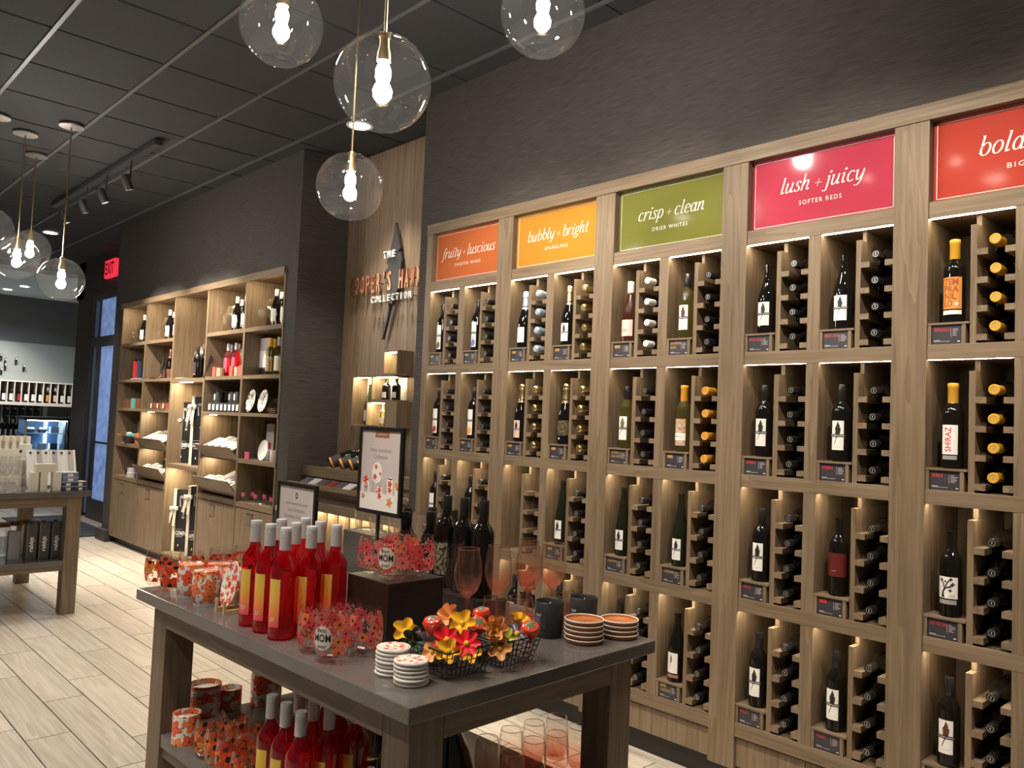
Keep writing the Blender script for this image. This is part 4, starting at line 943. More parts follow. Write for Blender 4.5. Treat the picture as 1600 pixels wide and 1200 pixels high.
# dark bottles at the back of the table
tag(bw(None, 'display_riser', 'riser_black', -2.17, -1.885, -1.42, -1.30, TZ, TZ + .062, .002), 'low dark riser under the three tall black bottles', 'riser')
for k, (u, v, d) in enumerate(((723, 779.5, 2.65), (758.6, 776.7, 2.60), (687.7, 782, 2.70))):
    x, y = ((-2.036, -1.362), (-1.943, -1.36), (-2.126, -1.362))[k]
    o = make_bottle('wine_bottle', 'bordeaux', 'bottle_black', 'tin', 'cap_black', (x, y, TZ + .062)); 
    if k == 2: obj('label', patch(.0370, .045, .15, 1.0), 'floral_lattice', o)
    tag(o, ['tall black unlabelled bottle in the middle of the low riser', 'tall black unlabelled bottle at the wine glass end of the low riser', 'tall black bottle with lattice label on the low riser'][k], 'wine bottle', 'black bottles at the back of the table')
for k, (x, y) in enumerate(((-2.325, -1.378), (-2.232, -1.455), (-2.303, -1.285), (-2.215, -1.26), (-2.20, -1.372))):
    o = make_bottle('wine_bottle', 'bordeaux', 'bottle_black', 'tin', 'cap_black', (x, y, TZ)); obj('label', patch(.0370, .045, .15, 1.0), 'floral_lattice', o)
    tag(o, 'black lattice label bottle on the stone, %s' % ['nearest the ribbed tumblers', 'nearest the collection poster', 'in the back row by the ribbed tumblers', 'in the back row by the low riser', 'between the poster and the low riser'][k], 'wine bottle', 'black bottles at the back of the table')
# grey riser with ribbed tumblers
tag(bw(None, 'display_riser', 'table_stone', -2.86, -2.40, -1.30, -1.17, TZ, TZ + .160, .002), 'long grey riser carrying a row of clear ribbed tumblers', 'riser')
lathe('ribbed', [(0, .005), (.026, 0), (.031, .003), (.036, .03), (.0375, .055), (.035, .085), (.032, .10), (.0312, .10), (.034, .085), (.0362, .055), (.034, .03), (.028, .009), (0, .009)], 56, 60, ribs=1, ribd=.022)
lathe('ribbed_rim', [(.0320, .0995), (.0324, .1008), (.0312, .1008), (.0314, .0995)], 36)
def ribbed(x, y, z, label, group, mat='ribbed_glass', s=1.0, sz=1.0):
    o = obj('ribbed_glass', _lathe['ribbed'], mat, None, (x, y, z), scale=(s, s, sz)); obj('gold_rim', _lathe['ribbed_rim'], 'brass', o); tag(o, label, 'glass', group); return o
for k, x in enumerate((-2.805, -2.70, -2.60, -2.505, -2.44)):
    ribbed(x, (-1.235, -1.235, -1.215, -1.255, -1.21)[k], TZ + .160, 'clear ribbed tumbler on the grey riser, %s' % ['at the outer end', 'second from the outer end', 'in the middle', 'fourth from the outer end', 'nearest the black bottles'][k], 'ribbed tumblers on the riser', s=1.1 if k < 4 else .9)
# pink stemware, decanter
lathe('wineglass', [(0, .002), (.034, 0), (.036, .002), (.012, .006), (.0045, .012), (.0038, .05), (.0042, .092), (.012, .100), (.030, .118), (.0405, .148), (.0420, .170), (.038, .205), (.032, .240), (.0312, .240), (.0372, .205), (.0412, .170), (.0397, .148), (.029, .120), (.010, .105), (0, .104)], 36)
lathe('wineglass_rim', [(.0322, .2395), (.0325, .241), (.0312, .241), (.0314, .2395)], 36)
for k, (u, v) in enumerate(((731, 856), (780, 853), (815, 848), (845, 843), (791, 839))):
    q = onz(u, v, TZ + .24)
    q.y = min(q.y, -1.19); 
    if k == 3: q = Vector((-1.775, -1.205, 0))
    if k == 2: q = Vector((-1.790, -1.300, 0))
    if k == 4: q = Vector((-1.880, -1.215, 0))
    o = obj('wine_glass', _lathe['wineglass'], 'blush_bowl', None, (q.x, q.y, TZ)); obj('gold_rim', _lathe['wineglass_rim'], 'brass', o)
    tag(o, 'blush stemmed wine glass with gold rim, %s' % ['in front of the decanter', 'beside the decanter', 'third in the row by the candles', 'nearest the wine wall by the candles', 'behind the decanter'][k], 'wine glass', 'blush stemmed wine glasses')
q = onz(740, 848, TZ + .24)
o = obj('decanter', lathe('decanter', [(0, .004), (.055, 0), (.070, .006), (.078, .025), (.070, .055), (.045, .10), (.026, .145), (.019, .18), (.022, .215), (.034, .242), (.0332, .242), (.021, .215), (.018, .18), (.025, .145), (.044, .10), (.068, .055), (.076, .025), (.066, .010), (0, .009)], 40), 'clear_glass', None, (-1.925, -1.485, TZ))
tag(o, 'wide based clear glass decanter among the blush wine glasses', 'decanter')
for k, (x, y) in enumerate(((-1.77, -1.46), (-1.735, -1.385), (-1.70, -1.265), (-1.70, -1.185))):
    ribbed(x, y, TZ, 'blush ribbed stemless glass %s' % ['nearest the flower baskets', 'between the baskets and the first candle', 'behind the first candle', 'behind the second candle by the wine wall'][k], 'blush ribbed glasses on the table', 'blush_ribbed', 1.05, 1.0)
for k, (x, z) in enumerate(((515, 390), (675, 485), (820, 405), (970, 363), (1115, 318), (820, 290), (670, 335), (970, 250))):
    q = onz(640 + x * .2375, 1060 + z * .2375, SH1 + .13)
    ribbed(q.x, q.y, SH1, 'blush ribbed glass on the lower shelf, %s' % ['first in the front row', 'nearest the shelf edge', 'second in the front row', 'third in the front row', 'last, beside the table leg', 'second in the back row', 'first in the back row', 'last in the back row'][k], 'ribbed glasses on the lower shelf', 'blush_ribbed', 1.0, 1.3)
for k, (x, y) in enumerate(((-2.00, -1.42), (-2.08, -1.36))):
    o = obj('stemless_glass', _lathe['stemless'], 'smoke_glass', None, (x, y, SH1)); tag(o, 'smoky grey glass on the lower shelf, %s' % ['beside the blush glasses', 'farther from the blush glasses'][k], 'glass', 'smoky glasses on the lower shelf')
for k, (u, v) in enumerate(((590, 1180), (618, 1200), (700, 1196))):
    q = onz(u, v, SH1 + .05); o = obj('smoked_carafe', lathe('smoked_carafe', [(0, .004), (.05, 0), (.066, .012), (.074, .05), (.060, .10), (.034, .15), (.028, .19), (.034, .22), (.033, .22), (.027, .19), (.033, .15), (.058, .10), (.072, .05), (.062, .014), (0, .012)], 30), 'smoke_dark', None, (q.x, q.y, SH1)); tag(o, 'dark smoked glass carafe on the lower shelf, %s' % ['behind the rose bottles', 'in the middle', 'beside the blush glasses'][k], 'carafe', 'smoked carafes')
# floral candles on the lower shelf
for k, (u, v, r, h, lb) in enumerate(((290, 1158, .044, .092, 'small floral candle jar at the corner of the lower shelf'), (326, 1112, .056, .105, 'large floral candle jar behind the poppy glasses on the lower shelf'), (415, 1098, .056, .13, 'tall floral candle jar behind the rose bottles on the lower shelf'), (352, 1106, .04, .07, 'short floral candle jar between poppy glasses on the lower shelf'))):
    q = onz(u, v, SH1); o = obj('floral_candle', lathe('fc%d' % k, [(0, 0), (r, 0), (r, h), (r - .003, h), (r - .003, h - .02), (0, h - .02)], 32), 'floral_tumbler', None, (q.x, q.y, SH1), (0, 0, k)); 
    obj('wax', lathe('fw%d' % k, [(r - .0035, h - .019), (0, h - .019)], 28), 'paper_cream', o); tag(o, lb, 'candle', 'floral candle jars')

# black candles
for k, (x, y) in enumerate(((-1.648, -1.352), (-1.630, -1.222))):
    o = obj('candle_jar', lathe('candle_jar', [(0, .002), (.038, 0), (.041, .004), (.0425, .100), (.041, .102), (.0395, .100), (.039, .082), (0, .082)], 36), 'jar_black', None, (x, y, TZ))
    w_ = obj('wax', lathe('cwax', [(.0388, .083), (0, .083)], 30), 'wax', o); obj('wick', tubemesh('wick', [(0, 0, .083), (.001, 0, .092), (.003, 0, .097)], .0014, 6), 'wick', w_)
    l_ = obj('label', patch(.0424, .030, .078, .55), 'card_black', o); obj('print', polymesh('cp%d' % k, shift(textpolys('Small', .012, shear=.3, fit=.020), -.003, .062) + [rect(-.016, .004, .056 - .005 * t, .0568 - .005 * t) for t in range(5)], wrap=.0428), 'ink_white', l_)
    tag(o, ['black candle jar with dark label beside the flower baskets', 'black candle jar nearest the wine wall'][k], 'candle', 'black candle jars')
# stacks of terracotta dishes
dish = lathe('dish', [(0, .002), (.048, 0), (.052, .002), (.0565, .0115), (.0568, .0135), (.0550, .0140), (.052, .0070), (.047, .0050), (0, .005)], 40)
dish_rim = lathe('dish_rim', [(.0562, .0112), (.0572, .0125), (.0568, .0142), (.0552, .0145), (.0540, .0125)], 40)
for (x, y, nst, wh) in ((-1.546, -1.313, 5, 'stack next to the flower baskets'), (-1.522, -1.183, 4, 'stack at the table corner')):
    for c in range(nst):
        o = obj('brown_dish', dish, 'terracotta', None, (x + random.uniform(-.001, .001), y, TZ + c * .0130)); obj('cream_rim', dish_rim, 'cream_ceramic', o)
        tag(o, 'glazed brown dish with cream rim, %s in the %s' % (['bottom', 'second up', 'third up', 'fourth up', 'top'][c] if not (nst == 4 and c == 3) else 'top', wh), 'dish', 'stacked brown dishes')
coas = lathe('coaster', [(0, 0), (.036, 0), (.0405, .002), (.0415, .006), (.040, .0085), (.036, .0092), (0, .0092)], 36)
coas_pr = None
_v, _f, _uv = [], [], []
for i in range(28): a = 2 * math.pi * i / 28; _v.append((.0375 * math.cos(a), .0375 * math.sin(a), 0))
_f.append(tuple(range(28))); _uv.append([(.5 + v_[0] * 12, .5 + v_[1] * 12) for v_ in _v]); coas_pr = mk('coaster_print', _v, _f, False, _uv)
for (x, y, nst, wh) in ((-1.625, -1.922, 7, 'stack by the daisy glasses'), (-1.538, -1.930, 6, 'stack at the table corner')):
    for c in range(nst):
        o = obj('coaster', coas, 'cream_ceramic', None, (x + random.uniform(-.0015, .0015), y + random.uniform(-.0015, .0015), TZ + c * .0094)); 
        obj('print', coas_pr, 'floral_coaster', o, (0, 0, .00935))
        tag(o, 'white round coaster, %s in the %s' % ('top one with floral print' if c == nst - 1 else ['bottom', 'second up', 'third up', 'fourth up', 'fifth up', 'sixth up'][c], wh), 'coaster', 'stacked white coasters')

# wire baskets of ceramic flowers and fruit
def basket(cx, cy, rx, ry, bx, by, h, label):
    o = empty('wire_basket', (cx, cy, TZ)); tag(o, label, 'basket', 'black wire baskets')
    vs, fs = [], []
    def bar(a, b, r=.0011):
        a, b = Vector(a), Vector(b); d = (b - a).normalized(); p = d.orthogonal().normalized(); q = d.cross(p); s = len(vs)
        for P_ in (a, b):
            for t in range(4): vs.append(P_ + (p * math.cos(t * math.pi / 2) + q * math.sin(t * math.pi / 2)) * r)
        for t in range(4): u_ = (t + 1) % 4; fs.append((s + t, s + u_, s + 4 + u_, s + 4 + t))
    def corner(t, i):      # t 0 bottom .. 1 rim
        x = (bx + (rx - bx) * t) / 2; y = (by + (ry - by) * t) / 2; sx, sy = ((-1, -1), (1, -1), (1, 1), (-1, 1))[i]
        return Vector((sx * x, sy * y, .003 + t * h))
    for lv in (.0, .2, .4, .6, .8):
        for i in range(4): bar(corner(lv, i), corner(lv, (i + 1) % 4))
    for i in range(4):
        for k in range(9):
            t = k / 9; bar(corner(0, i).lerp(corner(0, (i + 1) % 4), t), corner(1, i).lerp(corner(1, (i + 1) % 4), t))
    for k in range(1, 9):
        t = k / 9; bar(corner(0, 0).lerp(corner(0, 1), t), corner(0, 3).lerp(corner(0, 2), t)); bar(corner(0, 0).lerp(corner(0, 3), t), corner(0, 1).lerp(corner(0, 2), t))
    g = obj('wire_grid', mk('wire_grid', vs, fs), 'black_metal', o); g['kind'] = 'stuff'
    rim = [corner(1, i % 4) for i in range(5)]
    obj('rim', tubemesh('basket_rim', rim, .0022, 6), 'black_metal', o)
basket(-1.572, -1.795, .180, .150, .145, .118, .066, 'black wire basket of ceramic flowers nearer the coasters')
basket(-1.562, -1.632, .170, .145, .135, .112, .066, 'black wire basket of ceramic flowers nearer the candles')
def flower_mesh(key, np_, r, cup, depth):
    n = np_ * 8; vs = []; fs = []
    rg = (.18, .45, .75, 1.0)
    for s in rg:
        for i in range(n):
            a = 2 * math.pi * i / n; pr = r * s * (1 - (s ** 1.5) * .34 * (abs(math.sin(np_ * a / 2)) ** 3))
            vs.append((pr * math.cos(a), pr * math.sin(a), cup * s * s - .006 * s * math.cos(np_ * a) * .5))
    c0 = len(vs); vs.append((0, 0, 0)); c1 = len(vs); vs.append((0, 0, -depth))
    for k in range(len(rg) - 1):
        for i in range(n): j = (i + 1) % n; fs.append((k * n + i, k * n + j, (k + 1) * n + j, (k + 1) * n + i))
    o_ = (len(rg) - 1) * n
    for i in range(n): j = (i + 1) % n; fs.append((c0, i, j)); fs.append((c1, o_ + j, o_ + i))
    me = mk(key, [(v[0], v[1], v[2]) for v in vs], fs, True, None, 70); return me
FM = {'cosmos': flower_mesh('f5', 5, .030, .010, .012), 'daisy': flower_mesh('f7', 7, .030, .006, .010), 'lily': flower_mesh('f6', 6, .028, .024, .010), 'tulip': flower_mesh('f4', 5, .026, .034, .006)}
heart = lathe('flower_heart', [(.0065, 0), (.0055, .004), (.003, .006), (0, .0065)], 12)
berry = lathe('strawberry', [(0, -.026), (.005, -.024), (.012, -.013), (.018, .001), (.0195, .009), (.016, .016), (.008, .0185), (0, .018)], 24)
calyx = flower_mesh('calyx', 5, .016, -.003, -.004)
def cer(kind, mat, u, v, z, rx, rz, label, s=1.0, hm='cer_yellow'):
    q = onz(u, v, z); s *= 1.3 if kind == 'berry' else 1.18
    if kind == 'berry':
        o = obj('ceramic_strawberry', berry, mat, None, q, (R(rx), 0, R(rz)), (s, s, s)); obj('calyx', calyx, 'cer_green', o, (0, 0, .0175), scale=(1.25, 1.25, 1.4)); tag(o, label, 'ceramic fruit', 'ceramic flowers and fruit in the baskets')
    else:
        o = obj('ceramic_flower', FM[kind], mat, None, q, (R(rx), 0, R(rz)), (s, s, s)); obj('heart', heart, hm, o, (0, 0, .001)); tag(o, label, 'ceramic flower', 'ceramic flowers and fruit in the baskets')
for a in (('cosmos', 'cer_yellow', 633, 987, .968, 50, 60, 'shiny yellow ceramic flower leaning over the basket end'), ('berry', 'cer_strawberry', 676, 979, .975, 15, 30, 'red ceramic strawberry at the riser end of the first basket'),
          ('daisy', 'cer_lilac', 668, 996, .962, -25, 20, 'pale lilac ceramic flower lying flat in the first basket'), ('lily', 'cer_peach', 706, 966, .985, 55, 10, 'peach ceramic lily between the two baskets'), ('cosmos', 'cer_yellow', 723, 974, .988, 55, 35, 'large yellow ceramic flower standing in the basket middle'),
          ('berry', 'cer_strawberry', 753, 964, .980, 10, 0, 'red ceramic strawberry at the back of the second basket'), ('daisy', 'cer_red', 698, 1000, .975, 50, 50, 'glossy red ceramic daisy, the one nearer the lilac flower'), ('daisy', 'cer_red', 729, 1006, .972, 50, 45, 'glossy red ceramic daisy hanging over the first basket rim'),
          ('berry', 'cer_strawberry', 745, 980, .965, 40, 70, 'half hidden red ceramic berry between the baskets'), ('tulip', 'cer_peach', 762, 990, .972, 60, 90, 'peach ceramic tulip lying on its side'), ('lily', 'cer_peach', 776, 985, .982, 60, 40, 'peach ceramic lily facing outward in the second basket'),
          ('cosmos', 'cer_yellow', 701, 1018, .955, 60, 40, 'yellow ceramic flower low in the first basket', .9), ('cosmos', 'cer_peach', 676, 1018, .950, 65, 20, 'small peach ceramic flower in the near basket corner', .75), ('lily', 'cer_yellow', 810, 977, .968, 20, 100, 'yellow ceramic lily lying flat in the second basket', .9),
          ('berry', 'cer_strawberry', 828, 987, .966, 30, 50, 'red ceramic strawberry at the candle end of the second basket'), ('daisy', 'cer_purple', 808, 991, .962, 30, 60, 'dark purple ceramic flower in the second basket'), ('cosmos', 'cer_lime', 791, 998, .958, 55, 40, 'yellow green ceramic flower in the second basket', .8),
          ('cosmos', 'cer_peach', 781, 1013, .945, 65, 40, 'pale peach ceramic flower low in the second basket', .9), ('tulip', 'cer_green', 644, 1000, .948, 70, 60, 'dark green ceramic bud in the first basket'), ('cosmos', 'cer_yellow', 735, 1020, .935, 60, 45, 'yellow ceramic flower at the bottom of the first basket', .85), ('berry', 'cer_strawberry', 700, 1008, .945, 20, 0, 'red ceramic strawberry buried under the red daisies')):
    cer(*a)

# ================================================================== open shelving unit
SE = [-9.72, -8.95, -8.17, -7.38, -6.60, -5.912]
YF, SD = -.03, .33
su = empty('shelving_unit', (-7.8, 0, 0)); tag(su, 'long oak shelving unit with open compartments above panelled cupboards', 'shelving')
bw(su, 'top_board', 'oak_x', SE[0] - .02, SE[5], YF - .012, SD, 2.645, 2.684)
bw(su, 'back_panel', 'oak_z', SE[0], SE[5], SD, SD + .012, .0, 2.645)
for x in SE: bw(su, 'upright', 'oak_z', max(x - .016, SE[0] - .02), min(x + .016, SE[5]), YF, SD, .09, 2.645)
bw(su, 'toe_kick', 'toe_kick', SE[0], SE[5], .03, .045, 0, .09)
def shelf(c, z0, z1, n='shelf'): bw(su, n, 'oak_x', SE[c] + .016, SE[c + 1] - (.016 if c < 4 else 0), YF + .002, SD, z0, z1)
for c in (0, 1, 3, 4):
    shelf(c, 2.193, 2.228); shelf(c, 1.793, 1.824); shelf(c, 1.477, 1.506); shelf(c, .715, .757)
shelf(2, 1.783, 1.815); shelf(2, .942, .981); shelf(2, .09, .112)
for c in (0, 4): shelf(c, 1.083, 1.120)
bw(su, 'shelf_lip', 'oak_x', SE[2] + .016, SE[3] - .016, YF, YF + .012, 1.777, 1.817)
for c in (0, 1, 3, 4):
    x0, x1 = SE[c] + .018, SE[c + 1] - (.018 if c < 4 else .004)
    d = bw(su, 'cupboard_door', 'oak_z', x0, x1, YF + .004, YF + .024, .094, .707, .001)
    xm = (x0 + x1) / 2 - .06
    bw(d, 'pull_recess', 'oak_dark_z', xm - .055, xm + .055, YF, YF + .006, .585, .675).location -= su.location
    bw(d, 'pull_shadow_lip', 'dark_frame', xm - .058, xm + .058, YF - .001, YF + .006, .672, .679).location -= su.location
    bw(su, 'cupboard_side', 'oak_z', x0, x0 + .014, YF + .026, SD, .094, .714)
    shelf(c, .078, .093, 'cupboard_floor')
# sloped trays with literature and towels
for c in (1, 3):
    for (zb, zt) in ((1.097, 1.205), (.79, .92)):
        x0, x1 = SE[c] + .018, SE[c + 1] - .018
        vs = [(x0, YF + .03, zb), (x1, YF + .03, zb), (x1, YF - .075, zt), (x0, YF - .075, zt), (x0, YF + .042, zb), (x1, YF + .042, zb), (x1, YF - .063, zt), (x0, YF - .063, zt)]
        obj('tray_front', mk('tray_front', vs, [(0, 1, 2, 3), (7, 6, 5, 4), (3, 2, 6, 7), (0, 4, 5, 1), (1, 5, 6, 2), (4, 0, 3, 7)]), 'oak_dark_x', su, -su.location)
        vs = [(x0, YF + .042, zb), (x1, YF + .042, zb), (x1, SD, zb + .15), (x0, SD, zb + .15), (x0, YF + .042, zb - .012), (x1, YF + .042, zb - .012), (x1, SD, zb + .138), (x0, SD, zb + .138)]
        obj('tray_bed', mk('tray_bed', vs, [(0, 1, 2, 3), (7, 6, 5, 4), (0, 4, 5, 1), (1, 5, 6, 2), (2, 6, 7, 3), (3, 7, 4, 0)]), 'oak_x', su, -su.location)
bw(su, 'top_fascia', 'oak_x', SE[0] - .02, SE[5], YF - .014, YF - .004, 2.628, 2.686)
for c in range(5):
    bw(su, 'light_bar', 'led_shelf', SE[c] + .10, SE[c + 1] - .10, YF + .004, YF + .018, 2.640, 2.6445)
for c, z, y in ((1, 1.4768, .02), (3, 1.4768, .02), (2, 1.7828, .02), (1, 1.0985, .052), (3, 1.0985, .052), (2, .9418, .02)):
    bw(su, 'puck_light', 'led_shelf', SE[c] + .06, SE[c] + .14 + (.2 if c == 2 else 0), y, y + .035, z - .0012, z - .0002)

def SB(c, u, y, z): return xat(u, y, z)
COLN = ['the exit sign end', 'the second', 'the tall middle', 'the fourth', 'the alcove end']
# goblets, small glasses and white label bottles on the top shelves
lathe('goblet', [(0, .004), (.055, 0), (.058, .004), (.02, .012), (.010, .03), (.012, .05), (.05, .075), (.085, .115), (.098, .165), (.094, .215), (.078, .262), (.0765, .262), (.092, .215), (.096, .165), (.082, .117), (.045, .08), (0, .075)], 32)
lathe('miniglass', [(0, .002), (.030, 0), (.006, .006), (.004, .06), (.012, .075), (.030, .10), (.034, .125), (.030, .17), (.029, .17), (.033, .125), (.028, .10), (0, .078)], 20)
CN5 = ['exit end', 'second', 'middle', 'fourth', 'alcove end']
for c, gu, gl, bs in ((0, 203, (212, 217), (224, 230)), (1, 243, (253, 258), (264, 270, 276)), (3, 342, (354, 360), (369, 376, 383)), (4, 400, (414, 421), (430, 438, 445))):
    z = 2.228
    o = obj('glass_goblet', _lathe['goblet'], 'smoke_glass', None, (max(SB(c, gu, .16, z), SE[c] + .12), .16, z)); tag(o, 'large smoky glass goblet on the top shelf, %s compartment' % CN5[c], 'goblet', 'smoky goblets on the top shelf')
    for k, u in enumerate(gl):
        o = obj('wine_glass', _lathe['miniglass'], 'clear_glass', None, (SB(c, u, .10 + .1 * k, z), .10 + .1 * k, z)); tag(o, 'small clear wine glass on the top shelf, %s compartment, %s' % (CN5[c], ['beside the goblet', 'beside the bottles'][k]), 'wine glass', 'small wine glasses on the top shelf')
    for k, u in enumerate(bs):
        y = .03 + .1 * (k % 2)
        o = make_bottle('wine_bottle', 'burgundy', 'bottle_black', 'tin', 'cap_white', (min(SB(c, u, y, z), SE[c + 1] - .065), y, z)); l_ = obj('label', patch(.0401, .035, .135, 1.1), 'paper', o); obj('stripe', patch(.0403, .022, .030, 1.1), 'copper', o)
        tag(o, 'white labelled dark bottle on the top shelf, %s compartment, %s' % (CN5[c], ['first by the glasses', 'second', 'third, by the divider'][k]), 'wine bottle', 'white labelled bottles on the top shelf')
def thing(name, me, mat, x, y, z, label, cat, group=None, rot=(0, 0, 0)):
    return tag(obj(name, me, mat, None, (x, y, z), rot), label, cat, group)
# tall middle compartment
o = obj('round_vase', lathe('round_vase', [(0, .004), (.06, 0), (.075, .01), (.12, .08), (.145, .17), (.13, .26), (.08, .32), (.05, .335), (.05, .35), (.048, .35), (.048, .333), (.078, .318), (.127, .26), (.141, .17), (.117, .08), (.07, .012), (0, .012)], 36), 'smoke_glass', None, (xat(322, .2, 1.815), .2, 1.815)); tag(o, 'big round smoky vase behind bottles in the tall middle compartment', 'vase')
for k, u in enumerate((308, 314)):
    o = make_bottle('wine_bottle', 'bordeaux', 'bottle_black', 'tin', 'cap_black', (xat(u, .02 + .045 * k, 1.815) , .02 + .06 * k, 1.815)); obj('label', patch(.0370, .05, .15, .8), 'card_black', o); obj('stripe', patch(.0371, .03, .045, .8), 'copper', o)
    tag(o, 'black labelled bottle with copper stripe in the tall middle compartment, %s' % ['in front', 'behind'][k], 'wine bottle', 'black bottles in the middle compartment')
o = obj('picture_card', boxmesh(.16, .006, .22), 'card_black', None, (xat(321, .0, 1.93), .012, 1.815 + .112), (R(-14), 0, R(-20))); tag(o, 'dark printed card leaning beside bottles in the middle compartment', 'card')
for k, u in enumerate((286, 292)): thing('leaflet', boxmesh(.09, .12, .008), 'paper_grey', xat(u, .03, 1.82), .03, 1.815 + .0041, 'folded leaflet on the middle compartment shelf, %s' % ['outer one', 'one by the bottles'][k], 'leaflet', 'leaflets on the middle shelf')
# second shelf row (z 1.824)
Z2 = 1.824
for k, u in enumerate((211, 217, 223)):
    x = xat(u, .02, Z2); o = empty('corkscrew_box', (x, .02, Z2)); tag(o, 'slim dark corkscrew box, %s of the row by the exit' % ['red first', 'second', 'third'][k], 'box', 'slim corkscrew boxes')
    bw(o, 'box', ['red_thing', 'navy_box', 'box_black'][k], x - .022, x + .022, .0, .04, Z2, Z2 + .20); bw(o, 'knob', 'steel', x - .012, x + .012, .008, .032, Z2 + .20, Z2 + .225); bw(o, 'foot_card', 'paper_grey', x - .03, x + .03, -.018, -.001, Z2, Z2 + .012)
o = obj('corkscrew', tubemesh('corkscrew', [(0, 0, 0.012), (.03, 0, .06), (.02, 0, .10), (.05, 0, .16), (.06, 0, .23)], .012, 10), 'steel', None, (xat(250, .05, Z2), .05, Z2)); tag(o, 'bright steel lever corkscrew on the second compartment shelf', 'corkscrew')
thing('gift_card', boxmesh(.16, .10, .012), 'cap_copper', xat(246, .02, Z2), .02, Z2 + .0061, 'flat copper box under the steel corkscrew display', 'box')
for k, u in enumerate((266, 271)):
    o = make_bottle('wine_bottle', 'champagne', 'bottle_black', 'foil', 'cap_copper', (xat(u, .10 + .04 * k, Z2), .10 + .06 * k, Z2)); tag(o, 'copper foil sparkling bottle on the second compartment shelf, %s' % ['front', 'back'][k], 'wine bottle', 'copper foil bottles')
for k, u in enumerate((264, 270)): thing('copper_cup', lathe('copper_cup', [(0, 0), (.034, 0), (.040, .01), (.044, .09), (.041, .09), (.037, .012), (0, .012)], 24), 'copper_cup', xat(u, .0, Z2), -.002 + .0 * k, Z2, 'copper mug in front of sparkling bottles, %s' % ['outer', 'by the divider'][k], 'mug', 'copper mugs')
for k, u in enumerate((354, 360, 367, 372)):
    y = .06 + .07 * (k % 2); o = make_bottle('rose_wine_bottle', 'rose', 'wine_red', None, None, (xat(u, y, Z2), y, Z2)); obj('screw_cap', _lathe['cap_screw'], 'cap_grey', o); l_ = obj('label', patch(.0371, .04, .17, .9), 'pink_print', o)
    tag(o, 'rose bottle with coral label on the fourth compartment shelf, %s' % ['first', 'second', 'third', 'fourth by the green box'][k], 'wine bottle', 'rose bottles on the shelving')
for k, u in enumerate((337, 342.5, 363.5, 370, 378)):
    x = xat(u, -.005, Z2); thing('candle_box' if k % 2 == 0 else 'tan_candle', boxmesh(.062, .05, .085) if k % 2 == 0 else lathe('tan_candle', [(0, 0), (.033, 0), (.033, .075), (.028, .076), (0, .076)], 22), 'coral_box' if k % 2 == 0 else 'tan_candle', x, .0, Z2 + (.0425 if k % 2 == 0 else 0), ['coral candle box at the outer end of the rose shelf', 'tan candle beside the outer coral box', 'coral candle box in front of the last rose bottles', 'tan candle between two coral boxes', 'coral candle box by the divider'][k], 'candle', 'coral and tan candles')
thing('green_box', boxmesh(.12, .10, .25), 'box_green', xat(379, .14, Z2), .14, Z2 + .125, 'pale green tall box behind the rose bottles', 'box')
o = empty('counter_card', (xat(411, .12, Z2), .12, Z2)); tag(o, 'white product card standing behind orange capped bottles', 'card'); bl(o, 'card', 'paper_grey', -.085, .085, -.003, .003, .07, .33); bl(o, 'lower_print', 'paper', -.080, .080, -.0042, -.003, .08, .22); bl(o, 'stand', 'black_metal', -.06, .06, -.01, .03, 0, .07)
for k, u in enumerate((421, 428, 434.5, 441)):
    y = .02 + .06 * (k % 2); o = make_bottle('wine_bottle', 'bordeaux', 'wine_white', 'wax', 'cap_orange' if k < 2 else 'cap_grey', (xat(u, y, Z2), y, Z2)); obj('label', patch(.0370, .03, .15, .95), 'mosaic_label' if k < 2 else 'paper_cream', o)
    tag(o, ['orange capped mosaic bottle beside the product card', 'orange capped mosaic bottle, second from the product card', 'pale bottle beside the orange capped pair', 'pale bottle nearest the wallpapered column'][k], 'wine bottle', 'white wine bottles on the shelving')
# third row (z 1.506)
Z3 = 1.506
o = obj('wire_rack', boxmesh(.13, .06, .10), 'copper_cup', None, (xat(199, .02, Z3), .02, Z3 + .05)); tag(o, 'copper striped box on the third shelf by the exit', 'box')
for k, u in enumerate((212, 219)): thing('gift_box', boxmesh(.12, .07, .11), 'teal_box' if k == 0 else 'copper_cup', xat(u, .03, Z3), .03, Z3 + .055, ['teal patterned gift box on the third shelf', 'orange gift box beside the teal one'][k], 'box', 'small gift boxes')
for k, u in enumerate((243, 253, 262)):
    x = xat(u, .05, Z3); o = empty('decanter_set', (x, .05, Z3)); tag(o, 'glass decanter with copper cup on the third shelf, %s' % ['first', 'second', 'third by the divider'][k], 'decanter', 'small decanters on the shelving')
    obj('decanter', lathe('minidec', [(0, .002), (.035, 0), (.055, .03), (.05, .06), (.016, .12), (.012, .19), (.016, .21)], 22), 'smoke_glass', o, (0, .08, .06)); obj('cup', lathe('minicup', [(0, 0), (.03, 0), (.035, .055), (.03, .056), (0, .02)], 20), 'copper_cup', o, (0, .0, .012)); bl(o, 'stand', 'cap_copper', -.06, .06, -.05, .14, 0, .012); bl(o, 'card', 'paper', -.014, .014, -.049, -.046, .012, .06); bl(o, 'block', 'box_black', -.03, .03, .05, .11, .012, .06)
for k in range(8):
    x = xat(331.5 + k * 6.2, .01, Z3); o = thing('candle_tin', lathe('candle_tin', [(0, 0), (.036, 0), (.036, .075), (.034, .079), (0, .079)], 22), 'jar_black', x, .01, Z3, 'black candle tin with white label, %s in the lower row' % ['first', 'second', 'third', 'fourth', 'fifth', 'sixth', 'seventh', 'eighth'][k], 'candle', 'black candle tins'); obj('label', patch(.0364, .014, .066, .65), 'paper', o)
